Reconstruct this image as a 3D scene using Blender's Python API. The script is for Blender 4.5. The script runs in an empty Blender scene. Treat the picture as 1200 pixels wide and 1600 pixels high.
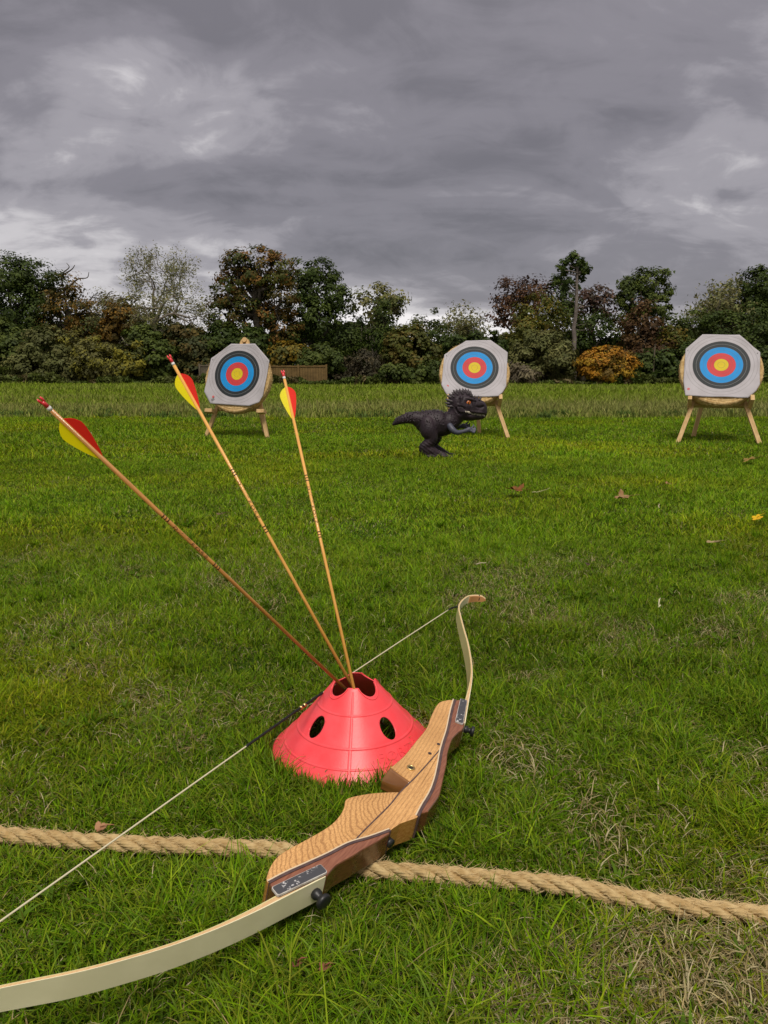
import bpy, bmesh, math, random
import numpy as np
from mathutils import Vector, Matrix, Euler
SC = bpy.context.scene
COL = SC.collection
R = math.radians

# ------------------------------------------------------------------ camera
H = 0.80
F_PX = 1200.0
PITCH = math.atan(223.0 / 1200.0)
cam = bpy.data.cameras.new("camera")
cam.sensor_fit = 'VERTICAL'; cam.sensor_height = 36.0; cam.lens = 36.0 * F_PX / 1600.0
cam.clip_start = 0.02; cam.clip_end = 2000.0
camo = bpy.data.objects.new("camera", cam); COL.objects.link(camo)
camo.location = (0, 0, H); camo.rotation_euler = (math.pi / 2 - PITCH, 0, 0)
SC.camera = camo

# ------------------------------------------------------------------ view + light
SC.view_settings.view_transform = 'Standard'
SC.view_settings.look = 'None'
SC.view_settings.gamma = 1.0
SC.view_settings.exposure = 0.72
SUN_AZ = R(178)      # where the light comes from, clockwise from +Y (straight behind the camera)
SUN_EL = R(62)
sun = bpy.data.lights.new("sun", 'SUN'); sun.energy = 1.5; sun.angle = R(20); sun.color = (1.0, 0.945, 0.85)
suno = bpy.data.objects.new("sun", sun); COL.objects.link(suno)
sd = Vector((math.sin(SUN_AZ) * math.cos(SUN_EL), math.cos(SUN_AZ) * math.cos(SUN_EL), math.sin(SUN_EL)))
suno.rotation_euler = sd.to_track_quat('Z', 'Y').to_euler()

world = bpy.data.worlds.new("World"); SC.world = world; world.use_nodes = True
def build_world():
    nt = world.node_tree; N = nt.nodes; L = nt.links; N.clear()
    def nd(t, **kw):
        n = N.new(t)
        for k, v in kw.items(): setattr(n, k, v)
        return n
    def mth(op, a, b=None, c=None, clamp=False):
        n = nd('ShaderNodeMath', operation=op); n.use_clamp = clamp
        for i, v in enumerate((a, b, c)):
            if v is None: continue
            if isinstance(v, (int, float)): n.inputs[i].default_value = v
            else: L.new(v, n.inputs[i])
        return n.outputs[0]
    out = nd('ShaderNodeOutputWorld')
    tc = nd('ShaderNodeTexCoord')
    sep = nd('ShaderNodeSeparateXYZ'); L.new(tc.outputs['Generated'], sep.inputs[0])
    zc = mth('MAXIMUM', sep.outputs[2], 0.0)
    zz = mth('ADD', zc, 0.30)
    u = mth('DIVIDE', sep.outputs[0], zz); v = mth('DIVIDE', sep.outputs[1], zz)
    cmb = nd('ShaderNodeCombineXYZ'); L.new(u, cmb.inputs[0]); L.new(v, cmb.inputs[1])
    def noise(scale, detail, rough, dist, off, sx=1.0, sy=1.0, rot=0):
        mp = nd('ShaderNodeMapping'); mp.inputs['Location'].default_value = off
        mp.inputs['Rotation'].default_value = (0, 0, rot)
        mp.inputs['Scale'].default_value = (sx, sy, 1)
        L.new(cmb.outputs[0], mp.inputs[0])
        n = nd('ShaderNodeTexNoise'); n.inputs['Scale'].default_value = scale
        n.inputs['Detail'].default_value = detail; n.inputs['Roughness'].default_value = rough
        n.inputs['Distortion'].default_value = dist
        L.new(mp.outputs[0], n.inputs['Vector']); return n.outputs['Fac']
    big = noise(1.0, 2.0, 0.45, 0.4, (1.3, 22.2, 0), 0.55, 1.0, R(14))
    med = noise(2.5, 7.0, 0.52, 0.6, (12.1, 14.2, 0), 0.7, 1.1, R(-8))
    fin = noise(7.0, 8.0, 0.60, 0.8, (1.1, 5.2, 0), 0.8, 1.0, R(15))
    s = mth('MULTIPLY', big, 0.52)
    s = mth('MULTIPLY_ADD', med, 0.40, s)
    s = mth('MULTIPLY_ADD', fin, 0.15, s)
    # lighter band low over the horizon
    hz = mth('MULTIPLY_ADD', zc, -5.0, 1.0, clamp=True)
    s = mth('SUBTRACT', s, 0.035)
    s = mth('MULTIPLY_ADD', mth('MINIMUM', zc, 0.5), -0.19, s)
    s2 = mth('MULTIPLY_ADD', hz, 0.118, s)
    ramp = nd('ShaderNodeValToRGB'); L.new(s2, ramp.inputs[0])
    cr = ramp.color_ramp; cr.interpolation = 'EASE'
    cr.elements[0].position = 0.38; cr.elements[0].color = (0.120, 0.112, 0.124, 1)
    cr.elements[1].position = 0.665; cr.elements[1].color = (0.66, 0.63, 0.63, 1)
    e = cr.elements.new(0.46); e.color = (0.165, 0.154, 0.170, 1)
    e = cr.elements.new(0.525); e.color = (0.245, 0.230, 0.248, 1)
    e = cr.elements.new(0.59); e.color = (0.42, 0.40, 0.41, 1)
    # the overcast is brighter round the hidden sun
    dot = nd('ShaderNodeVectorMath', operation='DOT_PRODUCT'); L.new(tc.outputs['Generated'], dot.inputs[0])
    dot.inputs[1].default_value = sd
    g = mth('POWER', mth('MAXIMUM', dot.outputs['Value'], 0.0), 2.0)
    gain = mth('ADD', mth('MULTIPLY_ADD', g, 0.8, 1.0), mth('MULTIPLY', mth('POWER', zc, 3.0), 3.2))   # overcast: the zenith is the brightest part
    wm = nd('ShaderNodeMix', data_type='RGBA', blend_type='MULTIPLY'); L.new(mth('MINIMUM', mth('MULTIPLY', g, 1.6), 1.0), wm.inputs[0]); L.new(ramp.outputs[0], wm.inputs[6]); wm.inputs[7].default_value = (1.12, 1.03, 0.84, 1)
    bg = nd('ShaderNodeBackground'); L.new(wm.outputs[2], bg.inputs[0]); L.new(mth('MULTIPLY', gain, 0.88), bg.inputs[1])
    sky = nd('ShaderNodeTexSky'); sky.sky_type = 'NISHITA'; sky.sun_disc = False
    sky.sun_elevation = SUN_EL; sky.sun_rotation = SUN_AZ
    bs = nd('ShaderNodeBackground'); L.new(sky.outputs[0], bs.inputs[0]); bs.inputs[1].default_value = 0.06
    mx = nd('ShaderNodeMixShader'); mx.inputs[0].default_value = 0.93
    L.new(bs.outputs[0], mx.inputs[1]); L.new(bg.outputs[0], mx.inputs[2]); L.new(mx.outputs[0], out.inputs[0])
build_world()

# ------------------------------------------------------------------ helpers
def unproject(px, py, Y):
    """point of the place that stands Y metres ahead and is seen at photo pixel px,py"""
    cp, sp = math.cos(PITCH), math.sin(PITCH)
    a = (px - 600) / F_PX; b = (800 - py) / F_PX
    d = (a, cp + sp * b, -sp + cp * b)
    k = Y / d[1]
    return Vector((d[0] * k, Y, H + d[2] * k))

def sstep(a, b, x):
    t = np.clip((np.asarray(x, float) - a) / (b - a), 0, 1); return t * t * (3 - 2 * t)

_ng = np.random.default_rng(5).random((256, 256))
def vnoise(x, y, s, o=0):
    x = np.asarray(x, float) * s + o * 17.3 + 500; y = np.asarray(y, float) * s + o * 9.7 + 500
    xi = np.floor(x).astype(int); yi = np.floor(y).astype(int)
    fx = x - xi; fy = y - yi; fx = fx * fx * (3 - 2 * fx); fy = fy * fy * (3 - 2 * fy)
    g = lambda a, b: _ng[a % 256, b % 256]
    return (g(xi, yi) * (1 - fx) + g(xi + 1, yi) * fx) * (1 - fy) + (g(xi, yi + 1) * (1 - fx) + g(xi + 1, yi + 1) * fx) * fy
def fbm(x, y, s, o=0, n=3):
    v = 0; a = 1; t = 0
    for k in range(n):
        v = v + vnoise(x, y, s * 2 ** k, o + k * 3) * a; t += a; a *= 0.5
    return v / t

def gz(x, y):
    x = np.asarray(x, float); y = np.asarray(y, float)
    z = -0.11 * np.exp(-((x - 1.1) / 2.0) ** 2 - ((y - 10.1) / 2.2) ** 2)
    z = z - 0.085 * np.exp(-((x + 2.0) / 1.3) ** 2 - ((y - 10.4) / 2.0) ** 2)
    z = z - 0.045 * np.exp(-((x - 3.95) / 1.3) ** 2 - ((y - 9.1) / 1.6) ** 2)
    z = z + (fbm(x, y, 0.35, 2) - 0.5) * 0.05 * sstep(2.5, 6, y)
    z = z + ((fbm(x, y, 0.06, 8) - 0.5) * 0.22 - 0.10) * sstep(13, 30, y)
    return z

def new_mesh(name, V, loops, starts, totals, colors=None, smooth=False):
    me = bpy.data.meshes.new(name)
    me.vertices.add(len(V)); me.vertices.foreach_set('co', np.asarray(V, np.float32).ravel())
    me.loops.add(len(loops)); me.loops.foreach_set('vertex_index', np.asarray(loops, np.int32))
    me.polygons.add(len(starts)); me.polygons.foreach_set('loop_start', np.asarray(starts, np.int32))
    me.polygons.foreach_set('loop_total', np.asarray(totals, np.int32))
    if smooth: me.polygons.foreach_set('use_smooth', np.ones(len(starts), bool))
    if colors is not None:
        a = me.color_attributes.new('Col', 'FLOAT_COLOR', 'POINT')
        c = np.ones((len(V), 4), np.float32); c[:, :3] = colors
        a.data.foreach_set('color', c.ravel())
    me.update(); me.validate()
    return me

def link(name, me, mat=None, parent=None, **props):
    o = bpy.data.objects.new(name, me); COL.objects.link(o)
    if mat is not None and me is not None:
        for m in (mat if isinstance(mat, (list, tuple)) else [mat]): me.materials.append(m)
    if parent is not None: o.parent = parent
    for k, v in props.items(): o[k] = v
    return o
def empty(name, loc=(0, 0, 0), rot=(0, 0, 0), **props):
    o = bpy.data.objects.new(name, None); COL.objects.link(o)
    o.empty_display_size = 0.1
    o.location = loc; o.rotation_euler = rot
    for k, v in props.items(): o[k] = v
    return o

def pymesh(name, V, Fc, smooth=False):
    me = bpy.data.meshes.new(name); me.from_pydata([tuple(v) for v in V], [], Fc)
    if smooth: me.polygons.foreach_set('use_smooth', [True] * len(me.polygons))
    me.update(); return me

def frames(P):
    P = np.asarray(P, float); T = np.gradient(P, axis=0); T /= np.linalg.norm(T, axis=1)[:, None] + 1e-12
    a = np.array([0, 0, 1.0]) if abs(T[0][2]) < 0.9 else np.array([1.0, 0, 0])
    n = a - T[0] * (a @ T[0]); n /= np.linalg.norm(n); Ns = [n]
    for i in range(1, len(P)):
        n = Ns[-1] - T[i] * (Ns[-1] @ T[i]); n /= np.linalg.norm(n) + 1e-12; Ns.append(n)
    Ns = np.array(Ns); return T, Ns, np.cross(T, Ns)

class TB:
    """collects tubes into one mesh"""
    def __init__(s): s.V = []; s.Fc = []; s.n = 0
    def tube(s, P, rad, k=6, cap=True, colr=None):
        P = np.asarray(P, float); rad = np.broadcast_to(np.asarray(rad, float), (len(P),))
        T, A, B = frames(P)
        th = np.arange(k) * 2 * math.pi / k
        ring = (A[:, None, :] * np.cos(th)[None, :, None] + B[:, None, :] * np.sin(th)[None, :, None]) * rad[:, None, None] + P[:, None, :]
        b = s.n; s.V.extend(ring.reshape(-1, 3).tolist()); m = len(P)
        for i in range(m - 1):
            for j in range(k):
                j2 = (j + 1) % k
                s.Fc.append((b + i * k + j, b + i * k + j2, b + (i + 1) * k + j2, b + (i + 1) * k + j))
        if cap:
            s.Fc.append(tuple(b + j for j in range(k))[::-1]); s.Fc.append(tuple(b + (m - 1) * k + j for j in range(k)))
        s.n += m * k
    def box(s, c, size, M=None):
        c = Vector(c); hx, hy, hz = [q / 2 for q in size]
        M = M or Matrix.Identity(3)
        vs = [c + M @ Vector((sx * hx, sy * hy, sz * hz)) for sz in (-1, 1) for sy in (-1, 1) for sx in (-1, 1)]
        b = s.n; s.V.extend([tuple(v) for v in vs]); s.n += 8
        for f in ((0, 2, 3, 1), (4, 5, 7, 6), (0, 1, 5, 4), (2, 6, 7, 3), (0, 4, 6, 2), (1, 3, 7, 5)):
            s.Fc.append(tuple(b + i for i in f))
    def mesh(s, name, smooth=True): return pymesh(name, s.V, s.Fc, smooth)

def bevel(o, w, seg=2, ang=40):
    m = o.modifiers.new('bevel', 'BEVEL'); m.width = w; m.segments = seg; m.limit_method = 'ANGLE'; m.angle_limit = R(ang)
    return o
def prism(pts, z0, z1):
    """polygon in xy extruded in z"""
    n = len(pts); ar = sum(pts[i][0] * pts[(i + 1) % n][1] - pts[(i + 1) % n][0] * pts[i][1] for i in range(n))
    if ar < 0: pts = pts[::-1]
    V = [(x, y, z0) for x, y in pts] + [(x, y, z1) for x, y in pts]
    Fc = [tuple(range(n))[::-1], tuple(range(n, 2 * n))] + [(i, (i + 1) % n, n + (i + 1) % n, n + i) for i in range(n)]
    return V, Fc
def crom(P, m=8):
    """smooth curve through points"""
    P = np.asarray(P, float); Q = np.vstack([2 * P[0] - P[1], P, 2 * P[-1] - P[-2]]); out = []
    for i in range(len(P) - 1):
        a, b, c, d = Q[i:i + 4]
        for t in np.arange(m) / m:
            out.append(0.5 * (2 * b + (c - a) * t + (2 * a - 5 * b + 4 * c - d) * t * t + (3 * b - a - 3 * c + d) * t ** 3))
    out.append(P[-1]); return np.array(out)
def baked(o):
    dg = bpy.context.evaluated_depsgraph_get(); dg.update()
    me = bpy.data.meshes.new_from_object(o.evaluated_get(dg)); return me

# ------------------------------------------------------------------ materials
def mat(name, base=(0.5, 0.5, 0.5), rough=0.6, spec=0.4, var=None, scale=10, detail=4, bump=0.0, bscale=None, attr=False, transl=0.0, metal=0.0, coord='Object', coat=0.0, stretch=None, sss=0.0):
    m = bpy.data.materials.new(name); m.use_nodes = True; nt = m.node_tree; N = nt.nodes; L = nt.links
    b = N['Principled BSDF']; b.inputs['Roughness'].default_value = rough; b.inputs['Specular IOR Level'].default_value = spec
    b.inputs['Base Color'].default_value = (*base, 1); b.inputs['Metallic'].default_value = metal
    b.inputs['Coat Weight'].default_value = coat
    if sss: b.inputs['Subsurface Weight'].default_value = sss; b.inputs['Subsurface Scale'].default_value = 0.01
    tc = N.new('ShaderNodeTexCoord'); vec = tc.outputs[coord]
    if stretch:
        mp = N.new('ShaderNodeMapping'); mp.inputs['Scale'].default_value = stretch; L.new(vec, mp.inputs[0]); vec = mp.outputs[0]
    csock = None
    if attr:
        a = N.new('ShaderNodeAttribute'); a.attribute_name = 'Col'; csock = a.outputs['Color']
    if var is not None:
        nz = N.new('ShaderNodeTexNoise'); nz.inputs['Scale'].default_value = scale; nz.inputs['Detail'].default_value = detail
        L.new(vec, nz.inputs['Vector'])
        rp = N.new('ShaderNodeValToRGB'); rp.color_ramp.elements[0].position = 0.35; rp.color_ramp.elements[1].position = 0.65
        rp.color_ramp.elements[0].color = (*base, 1); rp.color_ramp.elements[1].color = (*var, 1)
        L.new(nz.outputs['Fac'], rp.inputs[0]); csock = rp.outputs[0]
    if csock is not None: L.new(csock, b.inputs['Base Color'])
    if bump:
        n2 = N.new('ShaderNodeTexNoise'); n2.inputs['Scale'].default_value = bscale or scale * 3; n2.inputs['Detail'].default_value = 5
        L.new(vec, n2.inputs['Vector'])
        bp = N.new('ShaderNodeBump'); bp.inputs['Strength'].default_value = 1.0; bp.inputs['Distance'].default_value = bump
        L.new(n2.outputs['Fac'], bp.inputs['Height']); L.new(bp.outputs[0], b.inputs['Normal'])
    if transl:
        t = N.new('ShaderNodeBsdfTranslucent'); t.inputs[0].default_value = (*base, 1)
        if csock is not None: L.new(csock, t.inputs[0])
        mx = N.new('ShaderNodeMixShader'); mx.inputs[0].default_value = transl
        L.new(b.outputs[0], mx.inputs[1]); L.new(t.outputs[0], mx.inputs[2]); L.new(mx.outputs[0], N['Material Output'].inputs[0])
    return m

M_GRASS = mat('grass_blades', rough=0.7, spec=0.03, attr=True, transl=0.22)
M_LEAF = mat('tree_leaves', rough=0.6, spec=0.2, attr=True, transl=0.25)
M_BARK = mat('bark', (0.05, 0.042, 0.033), 0.9, 0.1, var=(0.10, 0.085, 0.065), scale=6, bump=0.02)
M_PALEBARK = mat('pale_bark', (0.16, 0.14, 0.11), 0.9, 0.1, var=(0.26, 0.23, 0.19), scale=4, bump=0.02)
M_GREYTWIG = mat('grey_twig', (0.13, 0.115, 0.095), 0.9, 0.1)
M_PINEBARK = mat('pine_bark', (0.13, 0.11, 0.095), 0.9, 0.1, var=(0.22, 0.19, 0.17), scale=3, bump=0.02)

# ================================================================== BOW FRAME
BO = Vector((0.0, 1.1943, 0.080)); BAX = Vector((0.46937, 0.883, 0.0)).normalized(); BN = Vector((0.19506, -0.10369, 0.9753)).normalized()
BY = BN.cross(BAX); BY.normalize()
BM = Matrix((BAX, BY, BN)).transposed().to_4x4(); BM.translation = BO
BMI = BM.inverted()
# in-plane shapes of the bow (metres along the riser, metres towards the string)
FRONT = [(-0.0023, -0.0631), (-0.0335, -0.0487), (-0.0585, -0.0439)]
STRIPE_U = [(0.4109, 0.0435), (0.3595, 0.0288), (0.2877, 0.006), (0.2403, -0.0065), (0.2062, -0.0163), (0.1658, -0.03), (0.1239, -0.0432), (0.0882, -0.052), (0.0637, -0.0559), (0.0358, -0.0588), (0.0043, -0.0635), (-0.0023, -0.0631)]
BACK_U = [(0.030, -0.0715), (0.078, -0.0693), (0.1025, -0.0634), (0.1282, -0.0556), (0.155, -0.0475), (0.1828, -0.0391), (0.2098, -0.0285), (0.2405, -0.0201), (0.2693, -0.0140), (0.2971, -0.0145), (0.3259, -0.0146), (0.4187, 0.0189), (0.4191, 0.0376)]
STRIPE_L = [(-0.0585, -0.0439), (-0.0943, -0.0279), (-0.1297, -0.0093), (-0.172, 0.0038), (-0.2095, 0.0171), (-0.2456, 0.0301), (-0.2751, 0.0386)]
BACK_L = [(-0.0659, -0.0466), (-0.0995, -0.0391), (-0.1267, -0.0313), (-0.1467, -0.0269), (-0.1633, -0.022), (-0.1789, -0.0179), (-0.19, -0.0169), (-0.2071, -0.0176), (-0.2860, 0.0125), (-0.2800, 0.0298)]
BELLY = [(-0.2759, 0.0408), (-0.2711, 0.0458), (-0.2648, 0.0492), (-0.2506, 0.0547), (-0.2332, 0.0585), (-0.2151, 0.0580), (-0.1917, 0.0528), (-0.1653, 0.0461), (-0.1355, 0.0392), (-0.1097, 0.0355), (-0.0836, 0.0369), (-0.0615, 0.0426), (-0.0462, 0.0495), (-0.0315, 0.0456), (-0.0034, 0.0278), (0.018, 0.0098), (0.0377, -0.0098), (0.079, -0.008), (0.0901, 0.0356), (0.107, 0.0344), (0.1363, 0.0332), (0.1682, 0.0349), (0.2043, 0.0381), (0.2389, 0.0399), (0.272, 0.0448), (0.2988, 0.0523), (0.3322, 0.0597), (0.3568, 0.0642), (0.3774, 0.0644), (0.3984, 0.0551)]
LINE_B = [(0.2281, -0.0106), (0.1461, -0.0125), (0.0907, -0.0129), (0.0381, -0.0115), (-0.0021, -0.0137), (-0.0527, -0.0126), (-0.0935, -0.0117), (-0.1239, -0.0117)]
PLATE_L = [(-0.2827, 0.0298), (-0.1988, 0.0009), (-0.2053, -0.0164), (-0.2887, 0.0132)]
PLATE_U = [(0.4204, 0.0354), (0.4255, 0.0201), (0.3268, -0.011), (0.3237, 0.0065)]
TH = 0.044
# limb back lines (the limbs' cream faces away from the string)
LB = [(-0.2103, -0.0167), (-0.2761, 0.0052), (-0.3253, 0.022), (-0.3703, 0.0397), (-0.4108, 0.058), (-0.4475, 0.077), (-0.4808, 0.0967), (-0.5121, 0.1162), (-0.541, 0.1363), (-0.5678, 0.157), (-0.5937, 0.177),
      (-0.640, 0.2110), (-0.700, 0.2400), (-0.745, 0.2520), (-0.785, 0.2570), (-0.825, 0.2560), (-0.862, 0.2470), (-0.885, 0.2330)]
UB = [(0.3400, -0.0110), (0.4385, 0.0204), (0.5241, 0.048), (0.5848, 0.0717), (0.6414, 0.098), (0.7141, 0.1357), (0.7797, 0.173), (0.851, 0.2124), (0.9049, 0.2411), (0.9416, 0.2545), (0.9826, 0.2620), (1.0257, 0.2640), (1.0486, 0.2590), (1.0704, 0.2460), (1.0830, 0.2262)]

CONE_C = (-0.062, 1.54); CONE_R = 0.179; CONE_H = 0.150; CONE_RT = 0.043

ROPE = np.array([(-1.30, 1.36), (-0.95, 1.28), (-0.80, 1.240), (-0.673, 1.221), (-0.6, 1.208), (-0.495, 1.193), (-0.382, 1.184), (-0.272, 1.181), (-0.174, 1.175), (-0.105, 1.155), (-0.042, 1.131), (0.041, 1.116), (0.123, 1.104), (0.203, 1.093), (0.282, 1.08), (0.356, 1.058), (0.437, 1.038), (0.502, 1.029), (0.574, 1.02), (0.70, 1.01), (0.95, 1.02), (1.2, 1.05)]) - np.array([0, 0.021])

# ================================================================== GROUND
def build_ground():
    ys = np.concatenate([np.linspace(-6, 0.4, 10), np.linspace(0.5, 5, 70), np.linspace(5.2, 14, 60), np.linspace(14.6, 60, 60), np.array([70, 100, 200, 500, 1200])])
    xs = np.concatenate([[-1200, -400, -150], np.linspace(-70, -12, 25), np.linspace(-11, 11, 90), np.linspace(12, 70, 25), [150, 400, 1200]])
    X, Y = np.meshgrid(xs, ys); Z = gz(X, Y) - 0.006 + (fbm(X, Y, 5.0, 1) - 0.5) * 0.012
    V = np.stack([X, Y, Z], -1).reshape(-1, 3); nx = len(xs); ny = len(ys)
    i, j = np.meshgrid(np.arange(nx - 1), np.arange(ny - 1)); a = (j * nx + i).ravel()
    q = np.stack([a, a + 1, a + nx + 1, a + nx], 1)
    me = new_mesh('ground', V, q.ravel(), np.arange(len(q)) * 4, np.full(len(q), 4), smooth=True)
    m = bpy.data.materials.new('turf_soil'); m.use_nodes = True; N = m.node_tree.nodes; L = m.node_tree.links
    b = N['Principled BSDF']; b.inputs['Roughness'].default_value = 0.95; b.inputs['Specular IOR Level'].default_value = 0.1
    tc = N.new('ShaderNodeTexCoord')
    n1 = N.new('ShaderNodeTexNoise'); n1.inputs['Scale'].default_value = 40; n1.inputs['Detail'].default_value = 8; L.new(tc.outputs['Object'], n1.inputs['Vector'])
    n2 = N.new('ShaderNodeTexNoise'); n2.inputs['Scale'].default_value = 2.2; n2.inputs['Detail'].default_value = 5; L.new(tc.outputs['Object'], n2.inputs['Vector'])
    r1 = N.new('ShaderNodeValToRGB'); L.new(n1.outputs['Fac'], r1.inputs[0])
    r1.color_ramp.elements[0].color = (0.032, 0.052, 0.008, 1); r1.color_ramp.elements[0].position = 0.3
    r1.color_ramp.elements[1].color = (0.085, 0.105, 0.020, 1); r1.color_ramp.elements[1].position = 0.72
    r2 = N.new('ShaderNodeValToRGB'); L.new(n2.outputs['Fac'], r2.inputs[0])
    r2.color_ramp.elements[0].color = (0.7, 1, 0.6, 1); r2.color_ramp.elements[0].position = 0.4
    r2.color_ramp.elements[1].color = (1.35, 1.05, 1.0, 1); r2.color_ramp.elements[1].position = 0.65
    mx = N.new('ShaderNodeMix'); mx.data_type = 'RGBA'; mx.blend_type = 'MULTIPLY'; mx.inputs[0].default_value = 1.0
    L.new(r1.outputs[0], mx.inputs[6]); L.new(r2.outputs[0], mx.inputs[7]); L.new(mx.outputs[2], b.inputs['Base Color'])
    bp = N.new('ShaderNodeBump'); bp.inputs['Distance'].default_value = 0.02; L.new(n1.outputs['Fac'], bp.inputs['Height']); L.new(bp.outputs[0], b.inputs['Normal'])
    link('ground', me, m, kind='structure')

def blades(rng, x, y, h, w, lean, col, seg=3, az=None, curl=1.0, zoff=0.0):
    """numpy grass blades -> verts, loops, starts, totals, colours"""
    n = len(x); az = rng.random(n) * 2 * np.pi if az is None else az
    fa = az + np.pi / 2 + rng.normal(0, 0.5, n)
    dx, dy = np.cos(az), np.sin(az); wx, wy = np.cos(fa), np.sin(fa)
    z0 = gz(x, y) - 0.004 + zoff
    ts = [0, 0.38, 0.74, 1.0] if seg == 3 else [0, 0.55, 1.0]
    ws = [0.75, 1.0, 0.66, 0] if seg == 3 else [1.0, 0.75, 0]
    V = []; C = []
    for t, ww in zip(ts, ws):
        bend = lean * (t ** 1.7) * h
        zz = z0 + h * t * np.sqrt(np.clip(1 - (lean * t ** 0.8 * curl) ** 2 * 0.55, 0.05, 1))
        cx = x + dx * bend; cy = y + dy * bend
        if ww > 0:
            V.append(np.stack([cx - wx * w * ww / 2, cy - wy * w * ww / 2, zz], 1)); V.append(np.stack([cx + wx * w * ww / 2, cy + wy * w * ww / 2, zz], 1)); C += [col, col]
        else:
            V.append(np.stack([cx, cy, zz], 1)); C.append(col)
    V = np.stack(V, 1); C = np.stack(C, 1); nv = V.shape[1]
    base = (np.arange(n) * nv)[:, None]
    if seg == 3:
        pat = np.array([0, 1, 3, 2, 2, 3, 5, 4, 4, 5, 6]); tot = np.array([4, 4, 3])
    else:
        pat = np.array([0, 1, 3, 2, 2, 3, 4]); tot = np.array([4, 3])
    loops = (base + pat[None, :]).ravel(); totals = np.tile(tot, n)
    return V.reshape(-1, 3), loops, totals, C.reshape(-1, 3)
def join_blades(name, parts):
    Vs, Ls, Ts, Cs = [], [], [], []; off = 0
    for V, l, t, c in parts:
        Vs.append(V); Ls.append(l + off); Ts.append(t); Cs.append(c); off += len(V)
    V = np.concatenate(Vs); l = np.concatenate(Ls); t = np.concatenate(Ts); c = np.concatenate(Cs)
    st = np.concatenate([[0], np.cumsum(t)[:-1]])
    return new_mesh(name, V, l, st, t, c)

def seg_dist(x, y, P):
    d = np.full(len(x), 1e9)
    for a, b in zip(P[:-1], P[1:]):
        ab = b - a; t = np.clip(((x - a[0]) * ab[0] + (y - a[1]) * ab[1]) / (ab @ ab), 0, 1)
        d = np.minimum(d, np.hypot(x - a[0] - t * ab[0], y - a[1] - t * ab[1]))
    return d
def bow_clear(x, y):
    """height left free under the bow at x,y (99 where no bow)"""
    A = np.array(BMI)[:3, :3]; T = np.array(BMI)[:3, 3]
    res = np.full(len(x), 99.0)
    z = 0.04
    lx = A[0, 0] * x + A[0, 1] * y + A[0, 2] * z + T[0]; ly = A[1, 0] * x + A[1, 1] * y + A[1, 2] * z + T[1]
    line = np.array([(-0.885, 0.24)] + LB[-2:0:-1] + [(-0.2, 0.01), (-0.1, 0.0), (0, -0.02), (0.1, -0.02), (0.2, 0.01), (0.33, 0.02)] + UB[1:])
    d = seg_dist(lx, ly, line)
    wid = np.where((lx > -0.30) & (lx < 0.43), 0.062, 0.024)
    P = np.array(BM); zl = P[2, 0] * lx + P[2, 1] * ly + P[2, 3] - (TH + 0.004) * P[2, 2]
    res = np.where(d < wid, np.maximum(zl, 0.012), res)
    return res

GREENS = np.array([(0.100, 0.198, 0.005), (0.140, 0.250, 0.006), (0.066, 0.145, 0.006), (0.190, 0.265, 0.014), (0.120, 0.200, 0.022), (0.165, 0.200, 0.020)])
STRAW = np.array([(0.42, 0.36, 0.18), (0.33, 0.26, 0.12), (0.50, 0.44, 0.26), (0.24, 0.18, 0.08)])
def pick(rng, pal, n, jit=0.15):
    c = pal[rng.integers(0, len(pal), n)] * (1 + rng.normal(0, jit, (n, 1))); return np.clip(c, 0.004, 0.9)

def sample_wedge(rng, n, y0, y1, mx=0.25, power=1.0):
    # uniform over the trapezoid |x| < 0.53 y + margin
    y = y0 + (y1 - y0) * rng.random(n * 2)
    wd = 0.53 * y + mx; keep = rng.random(n * 2) < wd / wd.max(); y = y[keep][:n]
    x = (rng.random(len(y)) * 2 - 1) * (0.53 * y + mx); return x, y

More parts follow.
